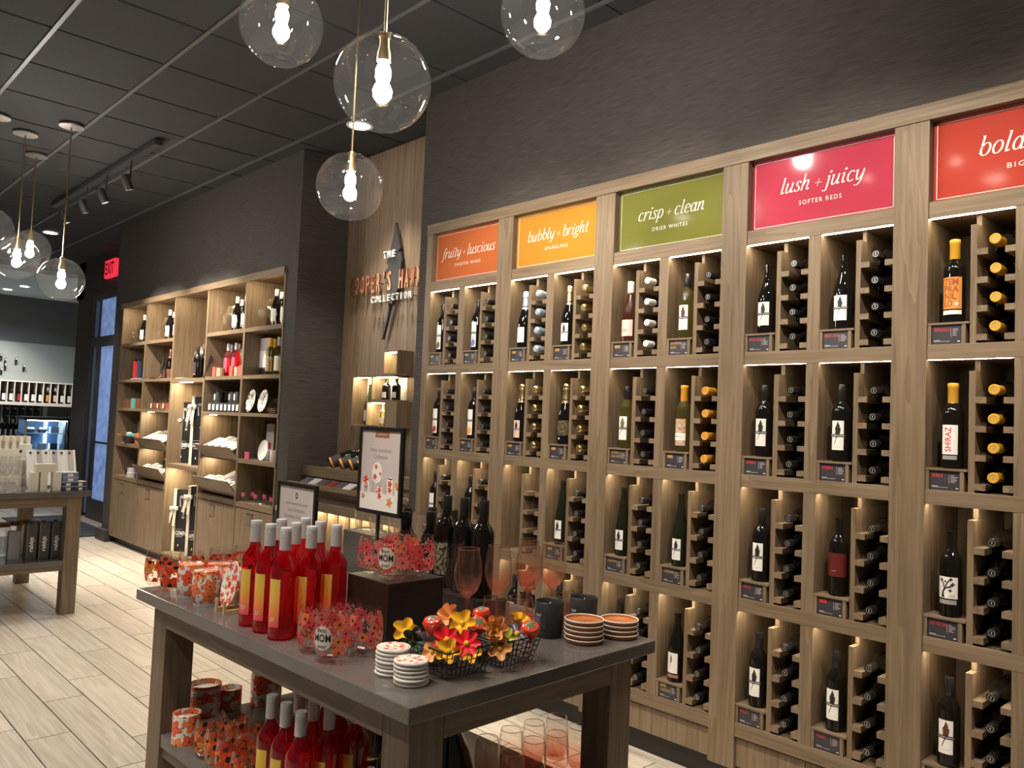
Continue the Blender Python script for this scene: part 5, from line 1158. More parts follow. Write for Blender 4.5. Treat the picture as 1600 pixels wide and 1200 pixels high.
for k, u in enumerate((342, 365, 373)):
    x = xat(u, .09, Z3 + .082); o = thing('candle_tin', lathe('candle_tin_big', [(0, 0), (.046, 0), (.046, .095), (.043, .10), (0, .10)], 22), 'jar_black', x, .09, Z3 + .0822, 'larger black candle tin on a plinth, %s' % ['at the outer end', 'second', 'by the divider'][k], 'candle', 'large candle tins'); obj('label', patch(.0464, .025, .08, .5, off=-.2), 'paper' if k != 1 else 'paper_grey', o)
tag(bw(None, 'plinth_board', 'dark_frame', xat(331, .09, Z3), xat(380, .09, Z3) - .01, .055, .15, Z3, Z3 + .082), 'dark plinth behind the candle tins holding the larger tins', 'plinth')
bowl = [(0, .002), (.05, 0), (.06, .004), (.085, .03), (.10, .035), (.10, .038), (.082, .034), (.055, .010), (0, .009)]
for k, u in enumerate((396.5, 415.5)):
    x = xat(u, .02, Z3 + .1); o = obj('patterned_bowl', lathe('patterned_bowl', bowl, 30), 'bowl_dark', None, (x, .03, Z3 + .097), (R(78), R(-25), 0)); obj('inside', lathe('bowl_inside', [(0, .0105), (.055, .0115), (.080, .0345), (.094, .0382)], 30), 'floral_bowl', o)
    tag(o, 'dark bowl with white patterned inside propped upright, %s' % ['outer one', 'one nearer the dry plant'][k], 'bowl', 'propped patterned bowls')
for k in range(3): thing('brown_plate', lathe('bplate', [(0, 0), (.08, 0), (.10, .012), (.098, .014), (0, .004)], 28), 'terracotta_side', xat(432, .05, Z3) + .0, .06, Z3 + .015 * k, 'brown plate %s in the pile beside the terracotta pot' % ['at the bottom', 'in the middle', 'on top'][k], 'plate', 'pile of brown plates')
thing('terracotta_pot', lathe('tpot', [(0, 0), (.05, 0), (.065, .10), (.068, .13), (.062, .13), (0, .11)], 24), 'terracotta_pot', xat(437, .08, Z3 + .05), .08, Z3, 'terracotta pot at the column end of the third shelf', 'pot')
vs, fs = [], []
for k in range(70):
    a, e, l = random.uniform(0, 6.28), random.uniform(.2, 1.5), random.uniform(.05, .12)
    d = Vector((math.cos(a) * math.cos(e), math.sin(a) * math.cos(e) * .7, math.sin(e))); s = d.orthogonal().normalized() * .004; b = len(vs)
    vs += [s * .5, d * l * .6 + s * 1.6, d * l, d * l * .6 - s * 1.6]; fs.append((b, b + 1, b + 2, b + 3))
o = obj('dried_plant', mk('dried_leaves', vs, fs), 'foliage_dry', None, (xat(436, .2, Z3 + .05), .20, Z3 + .06)); tag(o, 'dried dark plant behind the brown plates', 'plant'); obj('pot', lathe('dpot', [(0, -.06), (.04, -.06), (.05, .0), (.045, 0), (0, -.01)], 20), 'terracotta_side', o)
# fourth row
Z4 = 1.120
o = thing('glass_bowl', lathe('dbowl', [(0, 0), (.05, 0), (.075, .04), (.08, .08), (.077, .08), (.07, .04), (0, .012)], 26), 'bowl_dark', xat(203, .02, Z4), .02, Z4, 'dark bowl of wrapped sweets on the shelf by the exit', 'bowl')
for k, (du, mt) in enumerate(((0, 'teal_box'), (-2.5, 'paper'), (3, 'teal_box'))): thing('wrapped_sweet', boxmesh(.06, .05, .05, .012), mt, xat(203 + du, .02, Z4 + .09), .02 + .01 * k, Z4 + .085 + .01 * (k == 1), 'wrapped %s sweet in the dark bowl%s' % (['teal', 'white', 'teal'][k], ['', '', ', on the orange bag side'][k]), 'sweet', 'wrapped sweets')
for k, u in enumerate((190, 214, 219)): thing('treat_bag', boxmesh(.07, .05, .12 if k else .06, .01), 'orange_thing', xat(u, .0 if k else .05, Z4), .01, Z4 + (.06 if k else .075), ['orange treat bag beside the dark bowl, exit side', 'tall orange treat bag by the dark bowl', 'tall orange treat bag by the divider'][k], 'bag', 'orange treat bags', (0, R(0 if k else 15), 0))
thing('book_card', boxmesh(.10, .008, .24), 'paper_grey', xat(216, .2, Z4), .2, Z4 + .12, 'dim upright card at the back of the sweets shelf', 'card')
o = empty('counter_card', (xat(420, .16, Z4), .16, Z4)); tag(o, 'white sign card standing behind pink printed mugs', 'card'); bl(o, 'card', 'paper_grey', -.075, .075, -.003, .003, .05, .30); bl(o, 'stand', 'black_metal', -.085, -.065, -.01, .02, 0, .32); bl(o, 'picture', 'label_berry', -.02, .03, -.0042, -.003, .09, .14)
thing('clear_box', boxmesh(.16, .10, .085), 'clear_glass', xat(391, .02, Z4), .03, Z4 + .0425, 'clear plastic box with pink card on the mug shelf', 'box'); thing('pink_card', boxmesh(.08, .006, .06), 'pink_print', xat(392, .01, Z4), -.026, Z4 + .031, 'pink card in front of the clear plastic box', 'card')
o = obj('oval_dish', mk('oval_dish', [(.055 * math.cos(a) * s, y, .085 * math.sin(a) * s + .088) for (s, y) in ((0, .006), (.8, .006), (1, -.006), (.99, -.010), (.75, 0), (0, 0)) for a in [2 * math.pi * i / 28 for i in range(28)]], [(r * 28 + i, r * 28 + (i + 1) % 28, (r + 1) * 28 + (i + 1) % 28, (r + 1) * 28 + i) for r in range(5) for i in range(28)], True), 'cream_ceramic', None, (xat(408, -.005, Z4), -.004, Z4), (R(-12), 0, R(15))); obj('red_print', polymesh('rp2', [rect(-.018, .018, .08, .088), rect(-.004, .004, .055, .12), rect(-.02, .012, .062, .068)]), 'pink_print', o, (0, -.0105 + .012, 0)); tag(o, 'white oval dish with red lettering propped on the mug shelf', 'dish')
for k, u in enumerate((417, 422, 429, 435)):
    x = xat(u, .05, Z4); o = thing('pink_mug', lathe('pmug', [(0, 0), (.034, 0), (.038, .005), (.038, .09), (.035, .09), (.033, .01), (0, .01)], 22), 'pink_print' if k % 2 else 'cream_ceramic', x, .05 + .05 * (k % 2), Z4, ['cream mug beside the oval dish', 'pink printed mug, second from the oval dish', 'cream mug among the pink ones', 'pink printed mug by the column'][k], 'mug', 'mugs on the shelving'); obj('handle', tubemesh('mhandle', [(.036, 0, .02), (.06, 0, .03), (.062, 0, .06), (.036, 0, .072)], .005, 6), 'cream_ceramic', o)
Z5 = .757
for k, u in enumerate((197, 203, 210)):
    o = obj('wine_glass', _lathe['miniglass'], 'clear_glass', None, (xat(u, .04 + .06 * (k % 2), Z5), .04 + .06 * (k % 2), Z5)); tag(o, 'clear wine glass on the lowest shelf by the exit, %s' % ['first', 'second', 'third'][k], 'wine glass', 'wine glasses on the lowest shelf')
o = thing('grey_tin', lathe('gtin', [(0, 0), (.05, 0), (.05, .05), (.044, .055), (.044, .10), (0, .10)], 24), 'paper_grey', xat(201, -.01, Z5), .0, Z5, 'round grey tin in front of the lowest shelf glasses', 'tin')
thing('dark_pouch', boxmesh(.07, .10, .07, .015), 'navy_box', xat(215, .0, Z5), .02, Z5 + .035, 'navy pouch on the lowest shelf beside the divider', 'pouch')
for k, u in enumerate((388, 396, 405, 416, 428)):
    x = xat(u, .03 + .04 * (k % 2), Z5); o = obj('printed_tumbler', lathe('ptum', [(0, .004), (.030, 0), (.036, .006), (.038, .05), (.035, .10), (.034, .10), (.0365, .05), (.033, .012), (0, .012)], 24), 'clear_glass', None, (x, .03 + .04 * (k % 2), Z5)); obj('print', patch(.0386, .050, .085, .8, 14), 'pink_print', o); tag(o, 'clear tumbler with pink print on the lowest shelf, %s' % ['first', 'second', 'third', 'fourth', 'fifth'][k], 'glass', 'pink printed tumblers')
for k in range(4): thing('coaster', coas, 'cream_ceramic', xat(438, -.005, Z5), .0 , Z5 + .0093 * k, 'white coaster on the lowest shelf, %s of the pile' % ['bottom', 'second', 'third', 'top'][k], 'coaster', 'shelf coasters')
# towels, leaflets and cards in the sloped trays
def tray_items(c, zb, spec, what, group):
    x0, x1 = SE[c] + .05, SE[c + 1] - .05; n = len(spec)
    for k, (mt, h, pr) in enumerate(spec):
        x = x0 + (x1 - x0) * (k + .5) / n; sl = math.atan2(SD - YF - .042, .15)
        y = YF + .06 + .04; z = zb + .15 * (y - YF - .042) / (SD - YF - .042) + .010
        w_ = (x1 - x0) / n * .86
        o = empty(what, (x, YF - .02, zb + .075)); o.rotation_euler = (R(26), 0, 0)
        bl(o, 'sheet', mt, -w_ / 2, w_ / 2, 0, h, 0, .012, .002)
        if pr:
            bl(o, 'print', pr, -w_ * .3, w_ * .3, .02, .06, .0121, .0126); bl(o, 'print', 'ink_grey', -w_ * .35, w_ * .2, h * .5, h * .7, .0121, .0126)
        tag(o, '%s in the %s tray of the %s compartment, number %s' % ({'tea_towel': 'folded grey towel', 'leaflet': 'printed leaflet card'}[what], 'upper' if zb > 1 else 'lower', CN5[c], ['one', 'two', 'three', 'four', 'five', 'six'][k]), what.replace('_', ' '), group)
tray_items(1, 1.097, [('paper_grey', .22, None), ('box_grey', .24, None), ('paper_grey', .24, None), ('box_white', .20, None), ('box_grey', .25, None)], 'tea_towel', 'towels in the trays')
tray_items(1, .79, [('box_white', .12, 'ink'), ('paper_grey', .16, 'ink'), ('box_white', .14, 'ink_grey'), ('paper', .20, 'ink'), ('paper', .18, 'ink_red')], 'leaflet', 'leaflets in the trays')
tray_items(3, 1.097, [('box_white', .20, 'ink'), ('paper', .24, 'ink'), ('box_white', .22, 'ink'), ('paper', .26, 'ink'), ('box_white', .24, 'ink_grey')], 'leaflet', 'leaflets in the trays')
tray_items(3, .79, [('box_white', .12, 'ink'), ('paper', .14, 'ink_red'), ('paper', .26, None), ('box_white', .22, 'ink_red'), ('paper', .22, 'ink')], 'leaflet', 'leaflets in the trays')
o = empty('gift_tin', (xat(259, .03, .95), .03, .915)); tag(o, 'dark gift box with red lettering standing in the lower tray', 'box'); bl(o, 'box', 'box_black', -.075, .075, 0, .05, 0, .16); bl(o, 'print', 'paper', -.05, .05, -.002, 0, .08, .13); bl(o, 'red_print', 'ink_red', -.045, .0, -.0035, -.002, .10, .145)
# tall black corkscrew gift boxes with cream ribbons
def gift_box(u, z, h, name_, label, y=.12):
    x = xat(u, y, z + h / 2); o = empty('gift_box', (x, y, z), R(40)); tag(o, label, 'gift box', 'tall black gift boxes')
    bl(o, 'box', 'box_black', -.085, .085, 0, .10, 0, h, .002)
    r = bl(o, 'ribbon', 'ribbon', -.088, -.060, -.003, .103, .0001, h + .003)
    hi = .82 if 'APENINI' == name_ else .66
    b = bl(o, 'bow', 'ribbon', -.115, -.03, -.035, -.004, h * hi, h * hi + .04, .010); bl(b, 'bow_tail', 'ribbon', -.005, .022, -.004, .004, -.17, -.01, .001, (0, R(5), 0)); bl(b, 'bow_tail', 'ribbon', -.045, -.018, -.006, .002, -.15, -.01, .001, (0, R(16), 0)); obj('bow_knot', lathe('knot', [(0, -.018), (.016, -.012), (.021, 0), (.016, .012), (0, .018)], 14), 'ribbon', b, (0, -.010, 0))
    lev = [[(.0, .70), (.012, .70), (.014, .93), (-.002, .93)], flower2(.005, .88, .045, 2), [(-.035, .72), (-.02, .72), (-.028, .86), (-.04, .85)], [(.03, .70), (.045, .70), (.055, .85), (.043, .86)], [(.002, .58), (.010, .58), (.03, .72), (.0, .72)], ell(.005, .55, .014, .02)]
    obj('corkscrew_picture', polymesh('cpic', [[(px_, pz * h) for px_, pz in p] for p in lev]), 'ink_grey', o, (.012, -.0012, 0))
    obj('lettering', polymesh('glet', shift(textpolys(name_, .06, align='LEFT', fit=.12, bold=.001), -.055, h * .26) + [rect(-.055, .02, h * .355, h * .358), rect(-.045, .02, h * .235, h * .241), ell(-.02, h * .10, .005, .012)]), 'ink_white', o, (.0, -.0012, 0))
gift_box(288, .981, .61, 'GEMINI', 'tall black gift box lettered GEMINI in the middle compartment, upper shelf'); gift_box(311, .981, .665, 'APENINI', 'tallest black gift box with side bow, upper shelf of middle compartment')
gift_box(283, .112, .61, 'GEMINI', 'tall black gift box lettered GEMINI in the bottom of the middle compartment'); gift_box(305, .112, .665, 'APENINI', 'tallest black gift box with side bow at the bottom of middle compartment')

# ================================================================== alcove with tasting counter
FS = obj('feather_emblem', polymesh('wallfeather', feather(.88, 1.5)), 'dark_frame', None, (-5.03, YB - .032, 2.10)); sol = FS.modifiers.new('s', 'SOLIDIFY'); sol.thickness = .02; sol.offset = 0
tag(FS, 'dark metal feather emblem mounted on the alcove planks', 'emblem')
def wall_letters(txt, x, z, w_, size, mat, label, y):
    o = empty('wall_lettering', (x, YB, z)); tag(o, label, 'lettering', 'raised alcove lettering'); t = sum(1 for c in txt if c != ' '); cur = 0
    adv = w_ / len(txt)
    for k, ch in enumerate(txt):
        if ch == ' ': continue
        me = polymesh('letter', textpolys(ch, size, fit=adv * (.62 if ch not in "'I" else .22), bold=.003 if size > .1 else .001))
        l_ = obj('letter', me, mat, o, ((k + .5) * adv, -.05 - (.012 if y else 0), 0)); s_ = l_.modifiers.new('s', 'SOLIDIFY'); s_.thickness = .014; s_.offset = -1
        bl(o, 'standoff', 'dark_frame', (k + .5) * adv - .004, (k + .5) * adv + .004, -.03, -.0, size * .3, size * .34)
wall_letters("COOPER'S HAWK", -5.59, 2.472, .95, .20, 'cap_copper', "copper raised letters COOPER'S HAWK across the feather", 0)
wall_letters('THE', -5.13, 2.715, .17, .075, 'letter_white', 'small white raised letters THE above the copper name', 1)
wall_letters('COLLECTION', -5.27, 2.385, .54, .072, 'letter_white', 'white raised letters COLLECTION below the copper name', 1)
# lit niches on the plank wall
NB = [(-5.335, -5.14, 1.44, 1.82), (-5.075, -4.80, 1.63, 1.82), (-4.935, -4.76, 1.82, 2.00), (-5.13, -4.88, 1.44, 1.63)]
for k, (x0, x1, z0, z1) in enumerate(NB):
    y0, y1 = .27, YB - .001; t = .012
    o = empty('lit_box', ((x0 + x1) / 2, YB, z0)); tag(o, ['tall lit oak display box holding a green bottle', 'lit oak display box holding two dark bottles', 'topmost lit oak display box on the planks', 'lowest lit oak display box with a yellow bottle'][k], 'display box', 'lit boxes on the plank wall')
    e_ = .0006
    bw(o, 'bottom', 'oak_x', x0, x1, y0, y1, z0 + e_, z0 + t); bw(o, 'top', 'oak_x', x0, x1, y0, y1, z1 - t, z1 - e_); bw(o, 'side', 'oak_z', x0, x0 + t, y0, y1, z0 + t, z1 - t); 
    if k > 1: bw(o, 'side', 'oak_z', x1 - t, x1, y0, y1, z0 + t, z1 - t)
    bw(o, 'back', 'paper_cream', x0 + t, x1 - t, y1 - .006, y1, z0 + t, z1 - t)
    bw(o, 'light_bar', 'box_light', x0 + .02, x1 - .02, y0 + .03, y0 + .05, z1 - t - .004, z1 - t - .0005)
tag(bw(None, 'oak_block', 'oak_z', -4.875, -4.74, .27, YB - .001, 1.44, 1.629), 'solid oak block beside the lowest lit display box', 'block')
for k, (x, z, kd, bm_, cp, cm, lb) in enumerate(((-5.192, 1.452, 'champagne', 'green_glass', None, None, 'green bottle in the tall lit box'), (-4.985, 1.642, 'miniature', 'bottle_black', None, None, 'small dark bottle in the lit box beside the larger dark one'), (-5.00, 1.452, 'miniature', 'wine_white', None, None, 'yellow bottle in the lowest lit box'), (-4.86, 1.642, 'miniature', 'bottle_black', None, None, 'dark bottle at the open end of the second lit box'))):
    o = obj('wine_bottle', _lathe['bottle_champagne' if kd == 'champagne' else 'bottle_bordeaux'], bm_, None, (x, .345, z), scale=(1, 1, 1) if k == 0 else (.9, .9, .52)); obj('label', patch(.0438 if k == 0 else .0372, .03, .11, .9), 'paper_grey', o); tag(o, lb, 'wine bottle', 'bottles in the lit boxes')
# downlight over the alcove
downlight(-4.95, -.02, 'recessed downlight over the alcove tasting counter', DOWN_W * 1.9, 75)
# counter
ct = empty('tasting_counter', (-4.98, .1, 0)); tag(ct, 'stepped oak tasting counter in the alcove with lit lower niche', 'counter')
X0, X1 = -5.735, -4.205
bw(ct, 'counter_slab', 'oak_dark_x', X0, X1, -.02, .40, .81, .875, .002); bw(ct, 'upper_step', 'oak_x', X0, X1, .06, .40, .875, .965); bw(ct, 'card_ledge', 'oak_x', X0, X1, .00, .40, .965, .985); bw(ct, 'card_lip', 'oak_x', X0, X1, -.012, -.0, .965, .998)
bw(ct, 'bottle_step', 'oak_x', X0, X1, .12, .40, .985, 1.10); bw(ct, 'bottle_lip', 'oak_x', X0, X1, .105, .12, 1.04, 1.118)
bw(ct, 'counter_base', 'oak_z', X0, X1, .02, .40, .10, .55); bw(ct, 'niche_back', 'paper_cream', X0, X1, .34, .40, .55, .81); bw(ct, 'toe_kick', 'toe_kick', X0, X1, .06, .40, 0, .10)
for x in (X0 + .006, -5.35, -5.2, -5.05, -4.9, -4.75, -4.5, X1 - .006): bw(ct, 'niche_divider', 'oak_z', x - .006, x + .006, .03, .34, .55, .81)
bw(ct, 'niche_light', 'box_light', X0 + .02, X1 - .02, .05, .07, .803, .8095)
for k, x in enumerate((-5.55, -5.43, -5.31, -5.19, -5.07, -4.95)):
    o = obj('picture_card', boxmesh(.105, .008, .09), ['card_black', 'box_grey', 'card_black', 'label_red', 'card_black', 'box_grey'][k], None, (x, .045, 1.008), (R(-62), 0, 0)); tag(o, 'tasting card on the counter ledge, number %s from the column' % ['one', 'two', 'three', 'four', 'five', 'six'][k], 'card', 'tasting cards on the ledge')
for k, (u, cm) in enumerate(((525, 'cap_copper'), (541, 'cap_gold'), (556, 'cap_copper'), (570, 'cap_gold'))):
    x = xat(u, .17, 1.14); o = make_bottle('wine_bottle', 'champagne', 'bottle_green', 'foil', cm, (x - .07, .155, 1.145), (R(-50), R(48), 0)); obj('label', patch(.0436, .03, .10, 1.6, 14, off=.6), 'card_black', o); obj('stripe', patch(.0436, .012, .028, 1.6, 14, off=.6), 'label_orange', o)
    tag(o, 'sparkling bottle tilted on the counter step, %s from the column' % ['first', 'second', 'third', 'fourth'][k], 'wine bottle', 'tilted bottles on the tasting counter')

# ================================================================== white box table
def yat(u, x, z):
    k = (u - 800) / F; a = CR - _fw * k
    return CAM.y - (a.x * (x - CAM.x) + a.z * (z - CAM.z)) / a.y
def fbox(name, mat, u0, u1, x, dx, z0, z1, label, cat, group=None, extra=None):
    zm = (z0 + z1) / 2; y0, y1 = yat(u0, x, zm), yat(u1, x, zm)
    o = tag(bw(None, name, mat, x - dx, x, y0, y1, z0, z1, .002), label, cat, group)
    return o
BX = -6.475
for k, (u0, u1) in enumerate(((48, 60.5), (63, 74.5), (82.5, 96))):
    o = fbox('cream_box', 'box_cream', u0, u1, BX, .06, TZ, TZ + .137, 'upright cream carton %s' % ['at the outer end of the arch', 'in the middle of the arch', 'at the dark box end of the arch'][k], 'carton', 'cream cartons on the white box table')
fbox('cream_box', 'box_cream', 56, 88.5, BX, .06, TZ + .1372, TZ + .195, 'long cream carton lying across the upright cartons', 'carton', 'cream cartons on the white box table')
for k, (u0, u1, lv) in enumerate(((97, 116.5, 0), (97, 116.5, 1), (117, 134.5, 0), (117, 134.5, 1), (98, 122.5, 2), (98, 122.5, 3))):
    z = TZ + lv * .0335; o = fbox('small_box', 'navy_box' if lv < 2 else 'blue_box', u0, u1, BX, .10, z, z + .030, 'flat navy box with white lid, %s' % ['bottom of the stack by the cartons', 'second in the stack by the cartons', 'bottom of the outer stack', 'second in the outer stack', 'third up, bridging the stacks', 'topmost, bridging the stacks'][k], 'box', 'flat navy boxes'); 
    h = (yat(u1, BX, z) - yat(u0, BX, z)) / 2
    bl(o, 'lid', 'box_white', -.052, .0505, -h - .0005, h + .0005, .0152, .0185); bl(o, 'price_sticker', 'paper', .0501, .0506, -h * .35, h * .35, -.011, .008)
# leaning slip cases
for k in range(6):
    u = 52 + k * 12.3; x = -6.80; y = yat(u, x, TZ + .15)
    o = empty('slip_case', (x, y, TZ)); o.rotation_euler = (0, R(-24), 0); tag(o, 'pale slip case with black dot, %s in the leaning row' % ['first by the wine glasses', 'second', 'third', 'fourth', 'fifth', 'last by the navy boxes'][k], 'slip case', 'leaning pale slip cases')
    bl(o, 'case', 'paper_grey' if k % 2 else 'box_white', -.02, .0, -.030, .026, .014, .30, .002); bl(o, 'side', 'box_cream', -.02, .004, .026, .040, .014, .30); obj('dot', lathe('sdot', [(0, 0), (.009, 0), (.009, .004), (0, .004)], 14), 'ink', o, (.0, 0, .275), (0, R(90), 0))
o = bw(None, 'case_stand', 'box_cream', -7.02, -6.83, yat(46, -6.9, TZ), yat(119, -6.9, TZ), TZ, TZ + .012); tag(o, 'cream stand under the leaning slip cases', 'stand')
for k, (u, x) in enumerate(((4, -6.72), (12, -6.66), (20, -6.72), (26, -6.64))):
    y = yat(u, x, TZ + .1); o = obj('wine_glass', _lathe['wineglass'], 'clear_glass', None, (x, y, TZ)); tag(o, 'clear wine glass on the white box table, %s' % ['first from the aisle', 'second from the aisle', 'third from the aisle', 'nearest the cream cartons'][k], 'wine glass', 'clear wine glasses on the white box table')
for k, u in enumerate((-2, 8, 17, 25.5)):
    x = -6.50; y = yat(u, x, TZ + .04); ribbed(x, y, TZ, 'clear ribbed tumbler on the white box table, %s' % ['first from the aisle', 'second from the aisle', 'third from the aisle', 'nearest the cream cartons'][k], 'ribbed tumblers on the white box table', 'clear_glass', 1.0, .95)
for k, (u0, u1, x, h) in enumerate(((29, 35, -6.95, .20), (36, 42, -6.97, .20), (43, 49, -6.99, .19))): fbox('cream_bag', 'paper_cream', u0, u1, x, .07, TZ, TZ + h, 'cream gift carton behind the arch, %s' % ['by the wine glasses', 'in the middle', 'by the slip cases'][k], 'carton', 'cream gift cartons behind the arch')
o = fbox('white_carton', 'paper', 32, 48.5, -7.25, .10, TZ, TZ + .30, 'white carton with dark cross marks behind the cream cartons', 'carton')
for k in range(3): bl(o, 'cross_mark', 'ink', .0501, .0510, -.05 + k * .045, -.03 + k * .045, .085, .105)
rk = empty('slot_rack', (-7.4, yat(12, -7.4, TZ), TZ)); tag(rk, 'cream slotted rack at the aisle end of the white box table', 'rack')
bl(rk, 'base', 'box_cream', -.08, .08, -.16, .14, 0, .26); 
for k in range(6): bl(rk, 'slot_board', 'paper_cream', -.07, .07, -.15 + k * .05, -.125 + k * .05, .26, .36)
# dark boxes on its lower shelf
for k, (u0, u1) in enumerate(((42, 57.5), (61.5, 77.5), (81, 95.5), (97, 108))):
    x = -6.56; zb = SH2; y0, y1 = yat(u0, x, zb + .13), yat(u1, x, zb + .13); cy = (y0 + y1) / 2
    o = empty('tall_dark_box', (x - .05, cy, zb)); tag(o, 'tall dark brown box with white script, %s' % ['farthest from the table leg', 'third from the table leg', 'second from the table leg', 'beside the table leg'][k], 'box', 'tall dark boxes on the lower shelf')
    h = (y1 - y0) / 2
    bl(o, 'box', 'box_rabbit', -.05, .05, -h, h, 0, .265, .002); bl(o, 'edge_line', 'box_grey', .0501, .0506, -h, -h + .002, 0, .265); bl(o, 'handle_tab', 'box_black', -.012, .012, -.01, .01, .265, .28)
    t = obj('lettering', polymesh('rab%d' % k, rot90(shift(textpolys('rabbit', .036, fit=.105, bold=.0006), 0, -.008))), 'ink_white', o, (.0512, 0, .115), (0, 0, R(90))); t.scale = (-1, 1, -1) if False else (1, 1, 1)
    obj('loop_mark', polymesh('lm%d' % k, [[(0, .17), (.012, .165), (.03, .14), (.026, .135), (.006, .158)]]), 'box_grey', o, (.0512, -.01, 0), (0, 0, R(90)))
fbox('grey_card_box', 'box_grey', 13, 31, -6.66, .06, SH2, SH2 + .20, 'grey picture box beside the tall dark boxes', 'box')
for k, (u, x) in enumerate(((4, -6.85), (20, -6.9), (48, -6.95))):
    y = yat(u, x, SH2 + .15); o = obj('storage_jar', lathe('sjar', [(0, .003), (.05, 0), (.058, .006), (.058, .20), (.05, .215), (.048, .215), (.055, .2), (.055, .01), (0, .01)], 26), 'clear_glass', None, (x, y, SH2)); obj('lid', lathe('sjl', [(0, .245), (.056, .243), (.058, .216), (0, .2155)], 24), 'terracotta_side', o); tag(o, 'clear jar with brown lid on the lower shelf, %s' % ['by the aisle', 'behind the grey picture box', 'behind the dark boxes'][k], 'jar', 'brown lidded jars')

# ================================================================== far room
XF = -18.0
struct(bw(None, 'wall_far', 'teal_wall', XF - .15, XF, -4.0, 3.2, 0, CEIL))
struct(bw(None, 'trim_1', 'teal_panel', XF, XF + .03, -2.5, 3.0, 1.96, 2.70))
fs_ = empty('far_bottle_shelf', (XF + .15, .8, 0)); tag(fs_, 'pale cubby shelf of wine bottles on the far teal wall', 'shelf')
bw(fs_, 'shelf_board', 'box_cream', XF, XF + .26, -1.5, 2.6, 1.485, 1.545); bw(fs_, 'top_board', 'box_cream', XF, XF + .24, -1.5, 2.6, 1.93, 1.955); bw(fs_, 'back', 'oak_x', XF, XF + .02, -1.5, 2.6, 1.545, 1.93); bw(fs_, 'rack_back', 'teal_dark', XF, XF + .03, -1.5, 2.6, .5, 1.485); bw(fs_, 'post', 'teal_panel', XF + .03, XF + .12, 1.18, 1.26, .5, 1.485)
FU = [5, 16.5, 29, 40, 51, 62, 73.5, 85, 96, 107, 117]
for k in range(14):
    u = -1 + k * 11.3; y = yat(u, XF + .2, 1.7); bw(fs_, 'cubby_divider', 'box_cream', XF + .02, XF + .24, y - .008, y + .008, 1.545, 1.93)
for k, u in enumerate(FU):
    y = yat(u, XF + .17, 1.6); cm = {6: ('cap_white', 'label_orange'), 7: ('cap_white', 'paper_pink'), 2: ('cap_black', 'label_berry'), 10: ('cap_gold', 'paper_grey')}.get(k, ('cap_black', 'paper'))
    o = make_bottle('wine_bottle', 'bordeaux', 'bottle_black', 'tin', cm[0], (XF + .17, y, 1.546), (0, 0, R(90))); obj('label', patch(.0372, .03, .155, .9), cm[1], o)
    tag(o, 'bottle in the far wall cubbies, %s from the door side' % ['eleventh', 'tenth', 'ninth, red label,', 'eighth', 'seventh', 'sixth', 'fifth, orange label,', 'fourth, white cap,', 'third', 'second', 'first'][k], 'wine bottle', 'bottles on the far wall')
for r in range(6):
    for c in range(5):
        u = 8 + c * 12.0; z = 1.41 - r * .14; y = yat(u, XF + .1, z)
        o = make_bottle('racked_bottle', 'bordeaux', 'bottle_black', 'tin', 'cap_black', (XF + .031, y, z), (0, R(90), 0)); obj('crest', CREST, 'cap_mark', o, (0, 0, .304))
        tag(o, 'black bottle end in the far dark rack, row %s, column %s from the post' % (['one', 'two', 'three', 'four', 'five', 'six'][r], ['five', 'four', 'three', 'two', 'one'][c]), 'wine bottle', 'bottles in the far rack')
for c in range(6):
    y = yat(2 + c * 12, XF + .1, 1.1); bw(fs_, 'rack_divider', 'teal_panel', XF + .03, XF + .10, y - .006, y + .006, .55, 1.485)
for k, (u, v) in enumerate(((2, 555), (8, 562), (25, 561), (37, 572), (2, 577), (8, 570))):
    q = onx(u, v, XF + .04); o = empty('wall_hook', (XF + .03, q.y, q.z)); tag(o, 'small metal wall hook on the pale panel, number %s' % ['one', 'two', 'three', 'four', 'five', 'six'][k], 'hook', 'wall hooks'); obj('peg', tubemesh('peg', [(0, 0, 0), (.05, 0, 0), (.07, 0, .03)], .018, 8), 'steel', o); obj('plate', boxmesh(.01, .04, .14), 'steel', o, (.006, 0, -.04))
# refrigerated display case
fr = empty('display_fridge', (-14.3, .32, 0)); tag(fr, 'lit glass display fridge with black frame in the far room', 'display case')
fy0, fy1, fz0, fz1 = .02, .70, .50, 1.32
bw(fr, 'base_cabinet', 'dark_frame', -14.4, -14.0, fy0, fy1, 0, fz0); bw(fr, 'top_frame', 'dark_frame', -14.4, -13.99, fy0 - .02, fy1 + .03, fz1 - .05, fz1); bw(fr, 'side_frame', 'dark_frame', -14.06, -13.99, fy1 - .09, fy1 + .03, fz0, fz1 - .05); bw(fr, 'side_post', 'fridge_white', -14.03, -13.99, fy0, fy0 + .03, fz0, fz1 - .05)
bw(fr, 'back_panel', 'fridge_blue', -14.4, -14.37, fy0, fy1, fz0, fz1 - .05); bw(fr, 'back_light_column', 'led_cool', -14.37, -14.36, fy1 - .32, fy1 - .29, fz0 + .02, fz1 - .06); bw(fr, 'light_bar', 'led_cool', -14.05, -14.03, fy0 + .04, fy1 - .1, fz1 - .062, fz1 - .051)
for z in (.52, .80, 1.06): bw(fr, 'glass_shelf', 'fridge_white', -14.36, -14.06, fy0 + .03, fy1 - .09, z, z + .014)
bw(fr, 'inner_wall', 'fridge_white', -14.36, -14.07, fy1 - .13, fy1 - .10, fz0, fz1 - .05)
bw(fr, 'front_glass', 'pane_glass', -14.02, -14.012, fy0 + .03, fy1 - .09, fz0, fz1 - .05)
